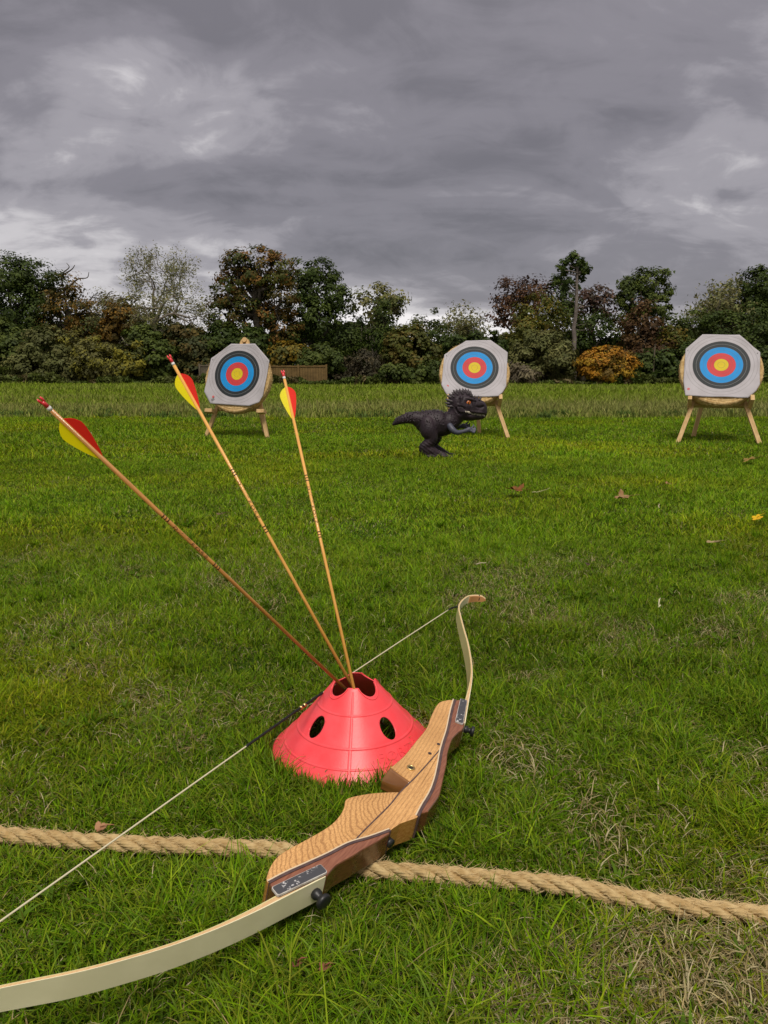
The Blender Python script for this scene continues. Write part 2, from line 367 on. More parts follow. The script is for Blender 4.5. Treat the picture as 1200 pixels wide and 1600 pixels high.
def build_lawn():
    rng = np.random.default_rng(11); parts = []
    # --- near lawn
    def near(n, y0, y1, hs, ws, seg, mx):
        x, y = sample_wedge(rng, n, y0, y1, mx)
        # gather blades into small tufts
        k = len(x) // 7; tx, ty = sample_wedge(rng, k, y0, y1, mx); k = len(tx)
        idx = rng.integers(0, k, len(x)); m = rng.random(len(x)) < 0.45
        sp = 0.010 + 0.004 * y
        x = np.where(m, tx[idx] + rng.normal(0, 1, len(x)) * sp, x); y = np.where(m, ty[idx] + rng.normal(0, 1, len(x)) * sp, y)
        lush = fbm(x, y, 1.7, 3); dry = fbm(x, y, 2.3, 20, 4)
        dryp = np.clip((dry - 0.48) * 5.0, 0, 1) * 0.55 + 0.10 + 0.20 * np.clip((x + 0.1) / 0.7, 0, 1) * np.clip((1.5 - y) / 0.8, 0, 1) * (dry > 0.46)
        dryp = dryp * (1 - 0.75 * sstep(2.0, 4.0, y))
        isd = rng.random(len(x)) < dryp
        h = hs * (0.55 + 1.0 * lush) * rng.lognormal(0, 0.28, len(x)); cl_ = fbm(x, y, 8.0, 90, 2); h = h * np.clip(0.25 + 1.5 * cl_, 0.4, 1.6); h = np.where(isd, h * 0.7, h)
        lean = np.clip(rng.normal(0.88, 0.30, len(x)), 0.05, 1.3); lean = np.where(isd, np.clip(lean + 0.35, 0, 1.3), lean)
        w = ws * rng.lognormal(0, 0.3, len(x)) * np.where(isd, 0.7, 1)
        c = 1.10 * pick(rng, GREENS, len(x), 0.24) * (0.47 + 0.45 * fbm(x, y, 0.9, 30)[:, None] + 0.45 * cl_[:, None]) * (1 + 0.20 * sstep(1.6, 4, y))[:, None]
        yl = np.clip((fbm(x, y, 1.1, 40) - 0.45) * 3, 0, 1)[:, None]
        c = c * (1 - yl) + c * np.array([1.35, 1.08, 0.9]) * yl
        c = np.where(isd[:, None], pick(rng, STRAW, len(x), 0.2), c)
        # objects lying in the grass
        rc = np.hypot(x - CONE_C[0], y - CONE_C[1]); rd = seg_dist(x, y, ROPE) if y0 < 1.6 else np.full(len(x), 9)
        cl = bow_clear(x, y) if y0 < 2.6 else np.full(len(x), 99.0)
        hmax = np.where(rd < 0.022, 0.0, 99.0); h = np.minimum(h, cl * 0.95); h = np.where(rd < 0.055, np.minimum(h, 0.030), h)
        # blades next to the cone lean away from it
        keep = (hmax > 0) & ~((np.abs(rc - CONE_R) < 0.006)) & ~((rc < CONE_R) & (rng.random(len(x)) < 0.4)) & (h > 0.008)
        rlim = np.where(rc < CONE_R, np.clip((CONE_R - rc) * 1.0, 0.004, 0.1), 99); h = np.minimum(h, rlim)
        lean = np.where(np.abs(rc - CONE_R) < 0.03, np.minimum(lean, 0.35), lean)
        a = lambda q: q[keep]
        return blades(rng, a(x), a(y), a(h), a(w), a(lean), c[keep], seg)
    parts.append(near(230000, 0.55, 1.9, 0.0255, 0.0021, 3, 0.60))
    parts.append(near(230000, 1.9, 3.6, 0.026, 0.0024, 2, 0.70))
    parts.append(near(310000, 3.6, 7.0, 0.027, 0.0042, 2, 1.1))
    parts.append(near(250000, 7.0, 12.9, 0.033, 0.0080, 2, 1.6))
    # --- dry thatch lying flat
    n = 60000; x, y = sample_wedge(rng, n, 0.55, 3.6, 0.3); dry = fbm(x, y, 2.3, 20, 4)
    k = rng.random(len(x)) < np.clip((dry - 0.44) * 4, 0.06, 0.75) * (1 - 0.7 * sstep(1.8, 3.0, y)); x, y = x[k], y[k]
    rd = seg_dist(x, y, ROPE); rc = np.hypot(x - CONE_C[0], y - CONE_C[1]); k = (rd > 0.02) & (rc > CONE_R + 0.02) & (bow_clear(x, y) > 0.02); x, y = x[k], y[k]
    e_ = rng.random(8000); xe = -0.15 + 1.0 * rng.random(8000); ye = 0.6 + 1.1 * e_; ke = (fbm(xe, ye, 3.5, 95) > 0.5) & (seg_dist(xe, ye, ROPE) > 0.025) & (bow_clear(xe, ye) > 9); x = np.concatenate([x, xe[ke]]); y = np.concatenate([y, ye[ke]])
    parts.append(blades(rng, x, y, rng.lognormal(math.log(0.024), 0.32, len(x)), 0.0015 * rng.lognormal(0, 0.3, len(x)), np.clip(rng.normal(1.25, 0.1, len(x)), 1, 1.33), pick(rng, STRAW, len(x), 0.14), 3, zoff=0.006))
    # --- broad leaved weeds: rosettes
    n = 420; x, y = sample_wedge(rng, n, 0.6, 3.4, 0.2); lush = fbm(x, y, 1.3, 50); k = (lush > 0.45); x, y = x[k], y[k]
    rd = seg_dist(x, y, ROPE); rc = np.hypot(x - CONE_C[0], y - CONE_C[1]); k = (rd > 0.045) & (rc > CONE_R + 0.05) & (bow_clear(x, y) > 9); x, y = x[k], y[k]
    m = 6; xx = np.repeat(x, m); yy = np.repeat(y, m); az = np.tile(np.arange(m) * 2 * np.pi / m, len(x)) + np.repeat(rng.random(len(x)) * 6, m) + rng.normal(0, 0.25, m * len(x))
    parts.append(blades(rng, xx, yy, rng.lognormal(math.log(0.024), 0.25, len(xx)), np.full(len(xx), 0.0062), np.full(len(xx), 1.0), np.array([(0.080, 0.145, 0.014)]) * rng.uniform(0.8, 1.4, (len(xx), 1)), 3, az=az, zoff=0.006))
    # --- fresh long tufts
    n = 150; x, y = sample_wedge(rng, n, 0.6, 4.0, 0.3); m = 26
    rd = seg_dist(x, y, ROPE); rc = np.hypot(x - CONE_C[0], y - CONE_C[1]); k = (rd > 0.03) & (rc > CONE_R + 0.035) & (bow_clear(x, y) > 9); x, y = x[k], y[k]
    xx = np.repeat(x, m) + rng.normal(0, 0.009, m * len(x)); yy = np.repeat(y, m) + rng.normal(0, 0.009, m * len(x))
    hh = np.repeat(rng.uniform(0.034, 0.056, len(x)), m) * rng.uniform(0.6, 1.15, len(xx))
    k = bow_clear(xx, yy) > 9; xx, yy, hh = xx[k], yy[k], hh[k]
    parts.append(blades(rng, xx, yy, hh, 0.0034 * rng.lognormal(0, 0.2, len(xx)), np.clip(rng.normal(0.7, 0.25, len(xx)), 0.1, 1.2), pick(rng, GREENS[:3], len(xx), 0.15), 3))
    # --- a fringe in front of the cone and the rope
    n = 1500; a = rng.uniform(R(180), R(375), n); rr = CONE_R + rng.uniform(0.008, 0.035, n)
    x = CONE_C[0] + np.cos(a) * rr; y = CONE_C[1] + np.sin(a) * rr; k = bow_clear(x, y) > 9; x, y = x[k], y[k]
    parts.append(blades(rng, x, y, rng.uniform(0.015, 0.042, len(x)), 0.0024 * rng.lognormal(0, 0.2, len(x)), rng.uniform(0.05, 0.5, len(x)), pick(rng, GREENS, len(x), 0.2), 3))
    me = join_blades('lawn_grass', parts)
    link('lawn_grass', me, M_GRASS, kind='stuff', label='short mown green lawn grass with dry straw patches', category='grass')

def build_rough():
    rng = np.random.default_rng(21); parts = []
    RG = np.array([(0.185, 0.270, 0.018), (0.225, 0.290, 0.030), (0.140, 0.230, 0.015), (0.28, 0.29, 0.07)])
    for n, y0, y1, hs, ws in ((75000, 12.6, 18, 0.13, 0.015), (75000, 18, 28, 0.13, 0.026), (60000, 28, 46, 0.14, 0.045)):
        n = int(n * 1.1); x, y = sample_wedge(rng, n, y0, y1, 3.5)
        edge = 12.75 + 0.25 * fbm(x, y, 0.8, 60)
        k = y > edge; x, y = x[k], y[k]
        t = fbm(x, y, 0.25, 61); h = hs * (0.45 + t) * rng.lognormal(0, 0.3, len(x)) * (0.55 + 0.45 * sstep(12.6, 14.5, y)) 
        c = pick(rng, RG, len(x), 0.18)
        band = (np.exp(-((y - 15.0) / 2.4) ** 2) * 0.8 + 0.45 * np.clip((t - 0.45) * 4, 0, 1))[:, None]
        c = c * (1 - band * 0.55) + np.array([0.30, 0.265, 0.125]) * rng.uniform(0.7, 1.2, (len(x), 1)) * band * 0.55
        far = sstep(19, 26, y)[:, None]; c = c * (1 - 0.35 * far) + np.array([0.195, 0.285, 0.024]) * 0.35 * far * rng.uniform(0.8, 1.2, (len(x), 1))
        parts.append(blades(rng, x, y, h, ws * rng.lognormal(0, 0.3, len(x)), np.clip(rng.normal(0.5, 0.25, len(x)), 0.05, 1.1), c, 2))
    # dark weed clumps along the mown edge
    x = rng.uniform(-8, 8, 60); y = 12.9 + rng.uniform(0, 1.0, 60); m = 40
    xx = np.repeat(x, m) + rng.normal(0, 0.10, 60 * m); yy = np.repeat(y, m) + rng.normal(0, 0.07, 60 * m)
    parts.append(blades(rng, xx, yy, rng.uniform(0.06, 0.16, len(xx)), 0.022, rng.uniform(0.2, 1, len(xx)), pick(rng, np.array([(0.075, 0.13, 0.025), (0.10, 0.15, 0.04)]), len(xx)), 2))
    me = join_blades('meadow_grass', parts)
    link('meadow_grass', me, M_GRASS, kind='stuff', label='taller rough meadow grass with yellowish seed heads beyond the mown lawn', category='grass')

# ================================================================== TREES
PAL = dict(
    dark=[(0.040, 0.066, 0.010), (0.060, 0.088, 0.013), (0.032, 0.052, 0.009)],
    oak=[(0.052, 0.070, 0.013), (0.080, 0.086, 0.014), (0.060, 0.070, 0.012), (0.105, 0.072, 0.014), (0.17, 0.088, 0.018)],
    brown=[(0.115, 0.075, 0.014), (0.075, 0.062, 0.014), (0.050, 0.064, 0.012), (0.16, 0.095, 0.016)],
    copper=[(0.085, 0.042, 0.024), (0.060, 0.036, 0.022), (0.12, 0.06, 0.025)],
    olive=[(0.100, 0.105, 0.014), (0.075, 0.090, 0.013), (0.15, 0.115, 0.016)],
    yellow=[(0.26, 0.17, 0.015), (0.17, 0.13, 0.018), (0.09, 0.09, 0.018)],
    golden=[(0.34, 0.16, 0.012), (0.24, 0.11, 0.010), (0.34, 0.21, 0.018), (0.14, 0.09, 0.012)],
    grey=[(0.105, 0.115, 0.034), (0.085, 0.095, 0.028), (0.14, 0.14, 0.045)],
    pale=[(0.20, 0.20, 0.075), (0.14, 0.16, 0.055), (0.26, 0.24, 0.10)],
    tan=[(0.16, 0.13, 0.08), (0.11, 0.09, 0.06), (0.20, 0.17, 0.10)],
    green=[(0.062, 0.088, 0.014), (0.084, 0.110, 0.018), (0.044, 0.066, 0.012)],
)
def leaf_quads(rng, C, size, col, flat=0.35, elong=1.5, out=None):
    n = len(C); nrm = rng.normal(0, 1, (n, 3)); nrm[:, 2] = np.abs(nrm[:, 2]) + flat
    if out is not None: nrm = nrm * 0.42 + out * 1.0
    nrm /= np.linalg.norm(nrm, axis=1)[:, None]
    t = rng.normal(0, 1, (n, 3)); t -= nrm * np.sum(t * nrm, 1)[:, None]; t /= np.linalg.norm(t, axis=1)[:, None]; b = np.cross(nrm, t)
    s = size * rng.lognormal(0, 0.25, n)[:, None]
    V = np.stack([C - t * s * elong / 2, C + b * s / 2 + nrm * s * 0.12, C + t * s * elong / 2, C - b * s / 2 + nrm * s * 0.12], 1)
    return V.reshape(-1, 3), np.repeat(col, 4, 0)
def quads_mesh(name, V, C):
    n = len(V) // 4; return new_mesh(name, V, np.arange(4 * n), np.arange(n) * 4, np.full(n, 4), C)

def lobes_from_px(rng, circles, Y, depth=0.8):
    out = []
    for c in circles:
        px, py, r = c[:3]; ry = c[3] if len(c) > 3 else r
        k = Y * 0.99 / F_PX; yo = rng.uniform(-1, 1) * r * k * depth * 0.6
        p = unproject(px, py, Y + yo); out.append((p.x, p.y, p.z, r * k * 1.08, ry * k * 1.06))
    return out
def foliage_pts(rng, lobes, dens, clump, per, hollow=0.55):
    P = []; K = []; CC = []; OD = []
    for (x, y, z, rx, rz) in lobes:
        area = rx * rz; n = max(4, int(dens * area * 6.0 / (clump * clump)))
        d = rng.normal(0, 1, (n, 3)); d /= np.linalg.norm(d, axis=1)[:, None]
        rr = (hollow + (1.03 - hollow) * rng.random(n) ** 0.6)[:, None]
        c = np.array([x, y, z]) + d * rr * np.array([rx, (rx + rz) / 2 * 0.9, rz])
        CC.append(c)
        for q in range(1):
            cs = clump * rng.uniform(0.6, 1.35, n)
            off = np.clip(rng.normal(0, 1, (n, per, 3)), -1.7, 1.7) * np.array([1, 1, 0.7]) * 0.48 * cs[:, None, None]
            o_ = d[:, None, :] * 1.0 + off / (np.linalg.norm(off, axis=2, keepdims=True) + 1e-6) * 0.9 + np.array([0, 0, 0.25]); OD.append(o_.reshape(-1, 3)); P.append((c[:, None, :] + off).reshape(-1, 3)); K.append(np.repeat(rng.integers(0, 10000, n), per))
    P = np.concatenate(P); K = np.concatenate(K); return P, K, np.concatenate(CC), np.concatenate(OD)
def crown_mesh(rng, name, lobes, pal, leaf=0.17, dens=1.0, clump=0.5, per=26, zmin=0.0, hollow=0.5, elong=1.5, accent=None):
    P, K, CC, OD = foliage_pts(rng, lobes, dens, clump, per, hollow)
    ok = P[:, 2] > zmin + 0.05 * rng.random(len(P)); P = P[ok]; K = K[ok]; OD = OD[ok]
    pal = np.array(pal); kk = K % len(pal); mixr = rng.random(len(P)) < 0.15
    kk = np.where(mixr, rng.integers(0, len(pal), len(P)), kk)
    col = pal[kk] * 1.10 * (0.80 + 0.4 * ((K * 7919) % 1000) / 1000.0)[:, None] * (1 + rng.normal(0, 0.08, (len(P), 1)))
    if accent is not None:
        (ax, az, ar), ap = accent; ap = np.array(ap)
        m = np.hypot(P[:, 0] - ax, P[:, 2] - az) < ar * (0.8 + 0.4 * ((K * 31) % 100) / 100.0)
        col = np.where(m[:, None], ap[K % len(ap)] * rng.uniform(0.8, 1.2, (len(P), 1)), col)
    V, C = leaf_quads(rng, P, leaf, np.clip(col, 0.003, 0.9), elong=elong, out=OD)
    return quads_mesh(name, V, C), CC
def wobble(rng, a, b, n=5, amp=0.08):
    a = np.array(a, float); b = np.array(b, float); t = np.linspace(0, 1, n)[:, None]; L = np.linalg.norm(b - a)
    P = a + (b - a) * t + rng.normal(0, amp * L / n, (n, 3)) * np.sin(t * np.pi) * 2; P[0] = a; P[-1] = b; return P
def tree(name, circles, Y, base_px, pal, label, trunk_r=0.22, leaf=0.115, dens=1.0, clump=0.60, per=58, seed=1, bark=None, limbs=True, group=None, hollow=0.5, cat='tree', accent=None, extra=None, trunk_name='trunk', elong=1.5, foliage_name='crown', zmin=None, sublimbs=3):
    rng = np.random.default_rng(seed); lobes = lobes_from_px(rng, circles, Y)
    bx = unproject(base_px, 590, Y).x; g = float(gz(bx, Y))
    root = empty(name, (bx, Y, g), label=label, category=cat)
    if group: root['group'] = group
    off = np.array([bx, Y, g])
    L2 = [(x - bx, y - Y, z - g, rx, rz) for x, y, z, rx, rz in lobes]
    if accent is not None:
        (px, py, pr), ap = accent; q = unproject(px, py, Y); accent = ((q.x - bx, q.z - g, pr * Y / F_PX), PAL[ap])
    me, CC = crown_mesh(rng, foliage_name, L2, PAL[pal] if isinstance(pal, str) else pal, leaf, dens, clump, per, 0.02 if zmin is None else zmin, hollow, elong, accent)
    link(foliage_name, me, M_LEAF, root)
    tb = TB(); cz = np.mean([l[2] for l in L2]); lo = min(l[2] - l[4] * 0.5 for l in L2)
    top = (np.mean([l[0] for l in L2]) * 0.6, 0, max(cz, lo + 0.5))
    P = wobble(rng, (0, 0, -0.15), top, 8, 0.12); tb.tube(P, np.linspace(trunk_r, trunk_r * 0.45, 8), 8)
    if limbs:
        for l in L2:
            s = P[rng.integers(2, 7)]; e = (l[0], l[1], l[2])
            Q = wobble(rng, s, e, 6, 0.25); tb.tube(Q, np.linspace(trunk_r * 0.42, trunk_r * 0.16, 6), 5)
            for _ in range(sublimbs):
                d = rng.normal(0, 1, 3); d /= np.linalg.norm(d); d[2] = abs(d[2]) * 0.8
                e2 = np.array(e) + d * np.array([l[3], l[3], l[4]]) * 0.85
                tb.tube(wobble(rng, Q[rng.integers(2, 6)], e2, 5, 0.3), np.linspace(trunk_r * 0.16, trunk_r * 0.05, 5), 4)
    if extra: extra(rng, tb, off)
    link(trunk_name, tb.mesh(trunk_name), bark or M_BARK, root)
    return root

def grow(rng, tb, tips, p, d, L, r, depth, spread=0.5, up=0.12, k=5, shrink=0.72, ratio=0.64):
    p = np.array(p, float); d = np.array(d, float); n = 5; P = [p]
    for i in range(n):
        d = d + rng.normal(0, 0.10, 3) + np.array([0, 0, up * 0.3]); d /= np.linalg.norm(d); P.append(P[-1] + d * L / n)
    r1 = r * ratio
    tb.tube(P, np.linspace(r, r1, n + 1), k)
    if depth == 0: tips.append(P[-1]); tips.append(P[-2]); return
    for j in range(rng.integers(2, 4)):
        ax = rng.normal(0, 1, 3); ax -= d * (ax @ d); ax /= np.linalg.norm(ax)
        dd = d + ax * spread * rng.uniform(0.6, 1.5); dd[2] += up; dd /= np.linalg.norm(dd)
        s = P[-1] if j == 0 else P[rng.integers(2, n + 1)]
        grow(rng, tb, tips, s, dd, L * shrink * rng.uniform(0.75, 1.15), r1 * (0.95 if j == 0 else 0.75), depth - 1, spread, up, max(3, k - 1), shrink, ratio)
def bare_tree(name, base_px, top_py, Y, label, seed, depth=6, r=0.16, spread=0.55, up=0.08, leafn=2, leafsz=0.12, pal='pale', L0=None, bark=None, ivy=None, group=None, stems=1, shrink=0.75, leafjit=0.25, cat='tree', lean=(0, 0), ratio=0.64):
    rng = np.random.default_rng(seed); b = unproject(base_px, 590, Y); top = unproject(base_px, top_py, Y).z; g = float(gz(b.x, Y)); Ht = top - g
    root = empty(name, (b.x, Y, g), label=label, category=cat)
    if group: root['group'] = group
    tb = TB(); tips = []
    L = L0 or Ht * 0.30
    for s in range(stems):
        d = np.array([lean[0] + (rng.normal(0, 0.16) if stems > 1 else 0), lean[1] + (rng.normal(0, 0.1) if stems > 1 else 0), 1.0]); d /= np.linalg.norm(d)
        grow(rng, tb, tips, (rng.normal(0, 0.15) if stems > 1 else 0, 0, -0.1), d, L, r, depth, spread, up, 7, shrink, ratio)
    tips = np.array(tips)
    sc = Ht / max(np.percentile(tips[:, 2], 99), 0.1)
    V = np.array(tb.V); V[:, 2] *= sc; V[:, :2] *= 0.5 + 0.5 * sc; tb.V = V.tolist(); tips[:, 2] *= sc; tips[:, :2] *= 0.5 + 0.5 * sc
    link('trunk', tb.mesh('trunk'), bark or M_GREYTWIG, root)
    C = np.repeat(tips, leafn, 0); C = C + rng.normal(0, leafjit, C.shape)
    pl = np.array(PAL[pal]); col = pl[rng.integers(0, len(pl), len(C))] * rng.uniform(0.7, 1.3, (len(C), 1))
    if len(C):
        V, c = leaf_quads(rng, C, leafsz, col, elong=2.6); link('crown', quads_mesh('crown', V, c), M_LEAF, root)
    if ivy:
        Q = []
        for (z0, z1, rr) in ivy:
            n = int(900 * (z1 - z0) * rr / 0.4); z = rng.uniform(z0, z1, n); a = rng.random(n) * 6.28; q = rr * rng.uniform(0.5, 1.1, n)
            Q.append(np.stack([np.cos(a) * q, np.sin(a) * q, z], 1))
        Q = np.concatenate(Q); pl = np.array(PAL['dark']); V, c = leaf_quads(rng, Q, 0.13, pl[rng.integers(0, 3, len(Q))]); link('ivy', quads_mesh('ivy', V, c), M_LEAF, root)
    return root

def dead_branch(px0, py0, pts, Y, r=0.06):
    def f(rng, tb, off):
        for line in pts:
            P = [np.array(unproject(x, y, Y)) - off for x, y in line]; P = crom(P, 4); tb.tube(P, np.linspace(r, 0.018, len(P)), 5)
    return f

def build_trees():
    # ---- back row
    tree('oak_tree', [(-30, 470, 60), (15, 445, 42), (52, 440, 36), (78, 452, 26), (30, 490, 50), (70, 495, 36), (-10, 530, 45), (60, 530, 30), (35, 425, 22)], 54, 25, 'dark',
         'tall dark green oak at the far left edge of the tree line', 0.35, dens=0.85, seed=2)
    tree('oak_tree', [(100, 450, 20), (112, 478, 26), (132, 490, 24), (92, 505, 28), (140, 515, 26), (82, 470, 16)], 53, 112, 'brown',
         'orange brown oak with dead bare branches poking from its top', 0.25, dens=0.75, seed=3,
         extra=dead_branch(0, 0, [[(97, 446), (98, 428), (108, 418), (104, 411)], [(98, 430), (112, 421), (117, 414)], [(110, 446), (122, 436), (136, 434), (139, 425)]], 53))
    tree('oak_tree', [(165, 490, 28), (188, 488, 20), (150, 515, 28), (185, 520, 24)], 55, 165, [(0.055, 0.05, 0.016), (0.04, 0.042, 0.014), (0.085, 0.06, 0.018)],
         'low dark brown tree with a bare forked branch between orange oak and leafless tree', 0.22, dens=0.85, seed=4,
         extra=dead_branch(0, 0, [[(152, 476), (163, 466), (176, 463), (188, 461)], [(165, 466), (171, 457), (177, 455)], [(140, 470), (146, 462), (150, 462)]], 55, 0.05))
    bare_tree('ash_tree', 246, 393, 52, 'almost leafless ash with ivy on its trunk and pale yellow leaves', 17, depth=7, r=0.19, spread=0.85, up=0.02, ratio=0.74, leafn=9, leafsz=0.055, leafjit=0.22, pal='pale', ivy=[(0.2, 4.4, 0.26), (2.0, 3.2, 0.42)], bark=M_PALEBARK)
    tree('willow_tree', [(215, 478, 22), (205, 500, 24), (232, 505, 20), (262, 497, 20)], 53, 222, [(0.12, 0.12, 0.025), (0.08, 0.09, 0.02), (0.16, 0.15, 0.04)], 'thin yellow green tree around the foot of the leafless ash', 0.1, dens=0.35, seed=5, leaf=0.13)
    bare_tree('birch_tree', 291, 452, 55, 'small pale leafless birch just right of the ivy covered ash', 14, depth=5, r=0.08, spread=0.4, up=0.15, leafn=1, leafsz=0.09, stems=3, bark=M_PALEBARK)
    tree('oak_tree', [(372, 425, 30), (405, 418, 28), (435, 425, 26), (355, 455, 24), (395, 460, 36), (440, 465, 32), (350, 490, 24), (390, 505, 36), (435, 510, 32), (340, 470, 12), (362, 410, 14), (420, 400, 12)], 51, 410, 'oak',
         'largest oak in the tree line, turning orange, above the leftmost archery target', 0.4, dens=0.62, seed=6, clump=0.45, accent=((455, 470, 30), 'brown'))
    tree('oak_tree', [(478, 425, 24), (505, 430, 22), (490, 455, 28), (520, 465, 24), (470, 490, 30), (535, 470, 12), (500, 500, 30)], 54, 487, 'dark',
         'dark green oak joined to the right side of the orange oak', 0.32, dens=0.72, seed=7, clump=0.45)
    tree('poplar_tree', [(590, 462, 24, 18), (612, 466, 18), (570, 478, 20), (600, 488, 26), (622, 480, 12)], 55, 577, [(0.16, 0.17, 0.05), (0.11, 0.13, 0.035), (0.21, 0.20, 0.07)],
         'yellow green poplar with pale upright stems in the middle of the tree line', 0.14, dens=0.62, seed=8, leaf=0.14, bark=M_PALEBARK,
         extra=lambda rng, tb, off: [tb.tube(wobble(rng, (i * 0.28 - 0.8, -0.3, 0), (i * 0.34 - 0.9, -0.2, 4.2 + rng.normal(0, 0.4)), 7, 0.1), np.linspace(0.07, 0.03, 7), 5) for i in range(6)])
    tree('yew_tree', [(600, 500, 18, 26), (612, 530, 24), (588, 530, 20)], 53, 602, 'dark', 'narrow dark evergreen in front of the yellow green poplar', 0.12, dens=0.9, seed=9)
    tree('hawthorn_tree', [(548, 510, 24), (540, 535, 28), (560, 548, 24)], 55, 548, 'dark', 'small dark tree between the dark oak and the poplar', 0.14, dens=0.95, seed=10)
    tree('willow_tree', [(668, 500, 20, 18), (690, 508, 14), (655, 515, 16)], 56, 668, [(0.12, 0.14, 0.05), (0.08, 0.10, 0.04)], 'feathery grey green willow left of the middle target', 0.1, dens=0.5, seed=11, leaf=0.12)
    tree('holly_tree', [(680, 520, 16), (676, 545, 22), (702, 540, 18)], 52, 680, 'dark', 'dark holly just left of the middle target', 0.1, dens=0.9, seed=12)
    bare_tree('birch_tree', 727, 482, 56, 'pale twiggy birch clump rising behind the middle target', 21, depth=5, r=0.07, spread=0.38, up=0.2, leafn=3, leafsz=0.08, pal='pale', stems=7, bark=M_PALEBARK)
    tree('beech_tree', [(800, 462, 28), (828, 452, 22), (783, 490, 22), (850, 460, 18), (820, 485, 28)], 56, 815, 'copper',
         'copper brown beech behind the olive tree left of the tall pine', 0.3, dens=0.75, seed=13)
    tree('maple_tree', [(840, 488, 28), (815, 510, 28), (865, 510, 26), (800, 535, 26), (850, 540, 30)], 53, 838, 'olive',
         'round olive green tree between the copper beech and the tall pine', 0.25, dens=0.95, seed=14)
    # the pine
    def pine():
        rng = np.random.default_rng(31); Y = 50; b = unproject(897, 590, Y); g = float(gz(b.x, Y)); top = unproject(896, 397, Y).z - g
        root = empty('pine_tree', (b.x, Y, g), label='tall pine with a bare straight trunk and small tufted top', category='tree')
        tb = TB(); P = wobble(rng, (0, 0, -0.1), (-0.1, 0, top), 12, 0.05); tb.tube(P, np.linspace(0.19, 0.06, 12), 8)
        L = []
        for (px, py, r) in [(893, 404, 9), (884, 412, 8), (905, 410, 8), (914, 424, 8), (880, 426, 9), (903, 424, 9), (890, 438, 8), (878, 440, 6), (896, 416, 9), (872, 434, 5), (918, 420, 6), (884, 450, 6), (908, 436, 7), (898, 398, 7), (875, 418, 6), (912, 412, 6), (866, 442, 5), (900, 448, 5)]:
            q = unproject(px, py, Y + rng.normal(0, 0.4)); e = np.array([q.x - b.x, q.y - Y, q.z - g]); L.append((*e, r * Y / F_PX, r * Y / F_PX * 0.55))
            s = np.array([-0.08, 0, e[2] - 0.25]); tb.tube(wobble(rng, s, e, 5, 0.2), np.linspace(0.05, 0.02, 5), 4)
        for k in range(9):
            z = rng.uniform(2.2, top * 0.75); a = rng.choice([0, math.pi]) + rng.normal(0, 0.5); l = rng.uniform(0.3, 0.9)
            tb.tube(wobble(rng, (-0.03, 0, z), (math.cos(a) * l, math.sin(a) * l, z + 0.05), 4, 0.2), np.linspace(0.022, 0.01, 4), 4)
        link('trunk', tb.mesh('trunk'), M_PINEBARK, root)
        me, _ = crown_mesh(rng, 'crown', L, PAL['dark'], 0.11, 0.75, 0.22, 22, 0, 0.3, 2.2); link('crown', me, M_LEAF, root)
    pine()
    tree('beech_tree', [(925, 462, 24, 22), (905, 480, 20), (945, 478, 20), (925, 500, 26)], 57, 925, [(0.13, 0.075, 0.05), (0.09, 0.05, 0.035), (0.06, 0.045, 0.03)],
         'purplish half bare beech right behind the tall pine', 0.28, dens=0.48, seed=15, leaf=0.14)
    tree('lime_tree', [(868, 455, 20), (880, 475, 18), (885, 500, 24), (935, 520, 30), (900, 530, 26), (960, 520, 24)], 55, 912, 'dark',
         'dark green tree mass around the foot of the tall pine', 0.25, dens=0.9, seed=16)
    tree('oak_tree', [(985, 448, 18), (1010, 440, 20), (1032, 452, 16), (1000, 470, 26), (1030, 482, 18), (978, 462, 12), (1036, 430, 10), (985, 492, 20)], 54, 1008, 'green',
         'tall deep green oak with a ragged top between the pine and the rightmost target', 0.3, dens=0.72, seed=17, clump=0.42)
    tree('beech_tree', [(1000, 505, 28), (1022, 525, 26), (985, 535, 26), (1010, 550, 26)], 51, 1003, [(0.075, 0.040, 0.018), (0.055, 0.034, 0.016), (0.10, 0.055, 0.018)],
         'dark reddish brown beech below the deep green oak', 0.22, dens=0.95, seed=18)
    bare_tree('birch_tree', 1090, 455, 55, 'sparse yellowish birch to the left of the tall birch clump on the right', 23, depth=5, r=0.10, spread=0.6, up=0.08, leafn=3, leafsz=0.10, pal='pale', stems=2, bark=M_PALEBARK)
    bare_tree('birch_tree', 1122, 443, 54, 'tall thin yellow leaved birch clump above the rightmost target', 24, depth=5, r=0.08, spread=0.32, up=0.25, leafn=5, leafsz=0.10, pal='pale', stems=5, bark=M_PALEBARK)
    tree('oak_tree', [(1180, 440, 20), (1172, 465, 22), (1200, 455, 26), (1180, 495, 26), (1215, 485, 36), (1188, 425, 10)], 54, 1188, 'dark',
         'dark green oak at the far right edge of the tree line', 0.3, dens=0.75, seed=19, clump=0.42)
    tree('field_maple_tree', [(1060, 515, 26), (1085, 512, 24), (1050, 540, 28), (1085, 545, 28)], 52, 1065, 'green',
         'bright green field maple just left of the rightmost target', 0.2, dens=0.9, seed=20, accent=((1042, 530, 22), 'olive'))
    tree('field_maple_tree', [(1125, 510, 26), (1150, 520, 28), (1190, 530, 30), (1120, 545, 26), (1220, 540, 30), (1160, 552, 26)], 51, 1160, 'dark',
         'broad dark green tree behind the rightmost target', 0.2, dens=0.9, seed=22)
    # ---- shrubs in front
    def shrub(name, circles, Y, bpx, pal, label, seed, **kw):
        kw.setdefault('dens', 0.95); kw.setdefault('leaf', 0.13); kw.setdefault('clump', 0.36)
        return tree(name, circles, Y, bpx, pal, label, 0.06, seed=seed, cat='shrub', foliage_name='foliage', trunk_name='stem', hollow=0.6, sublimbs=1, **kw)
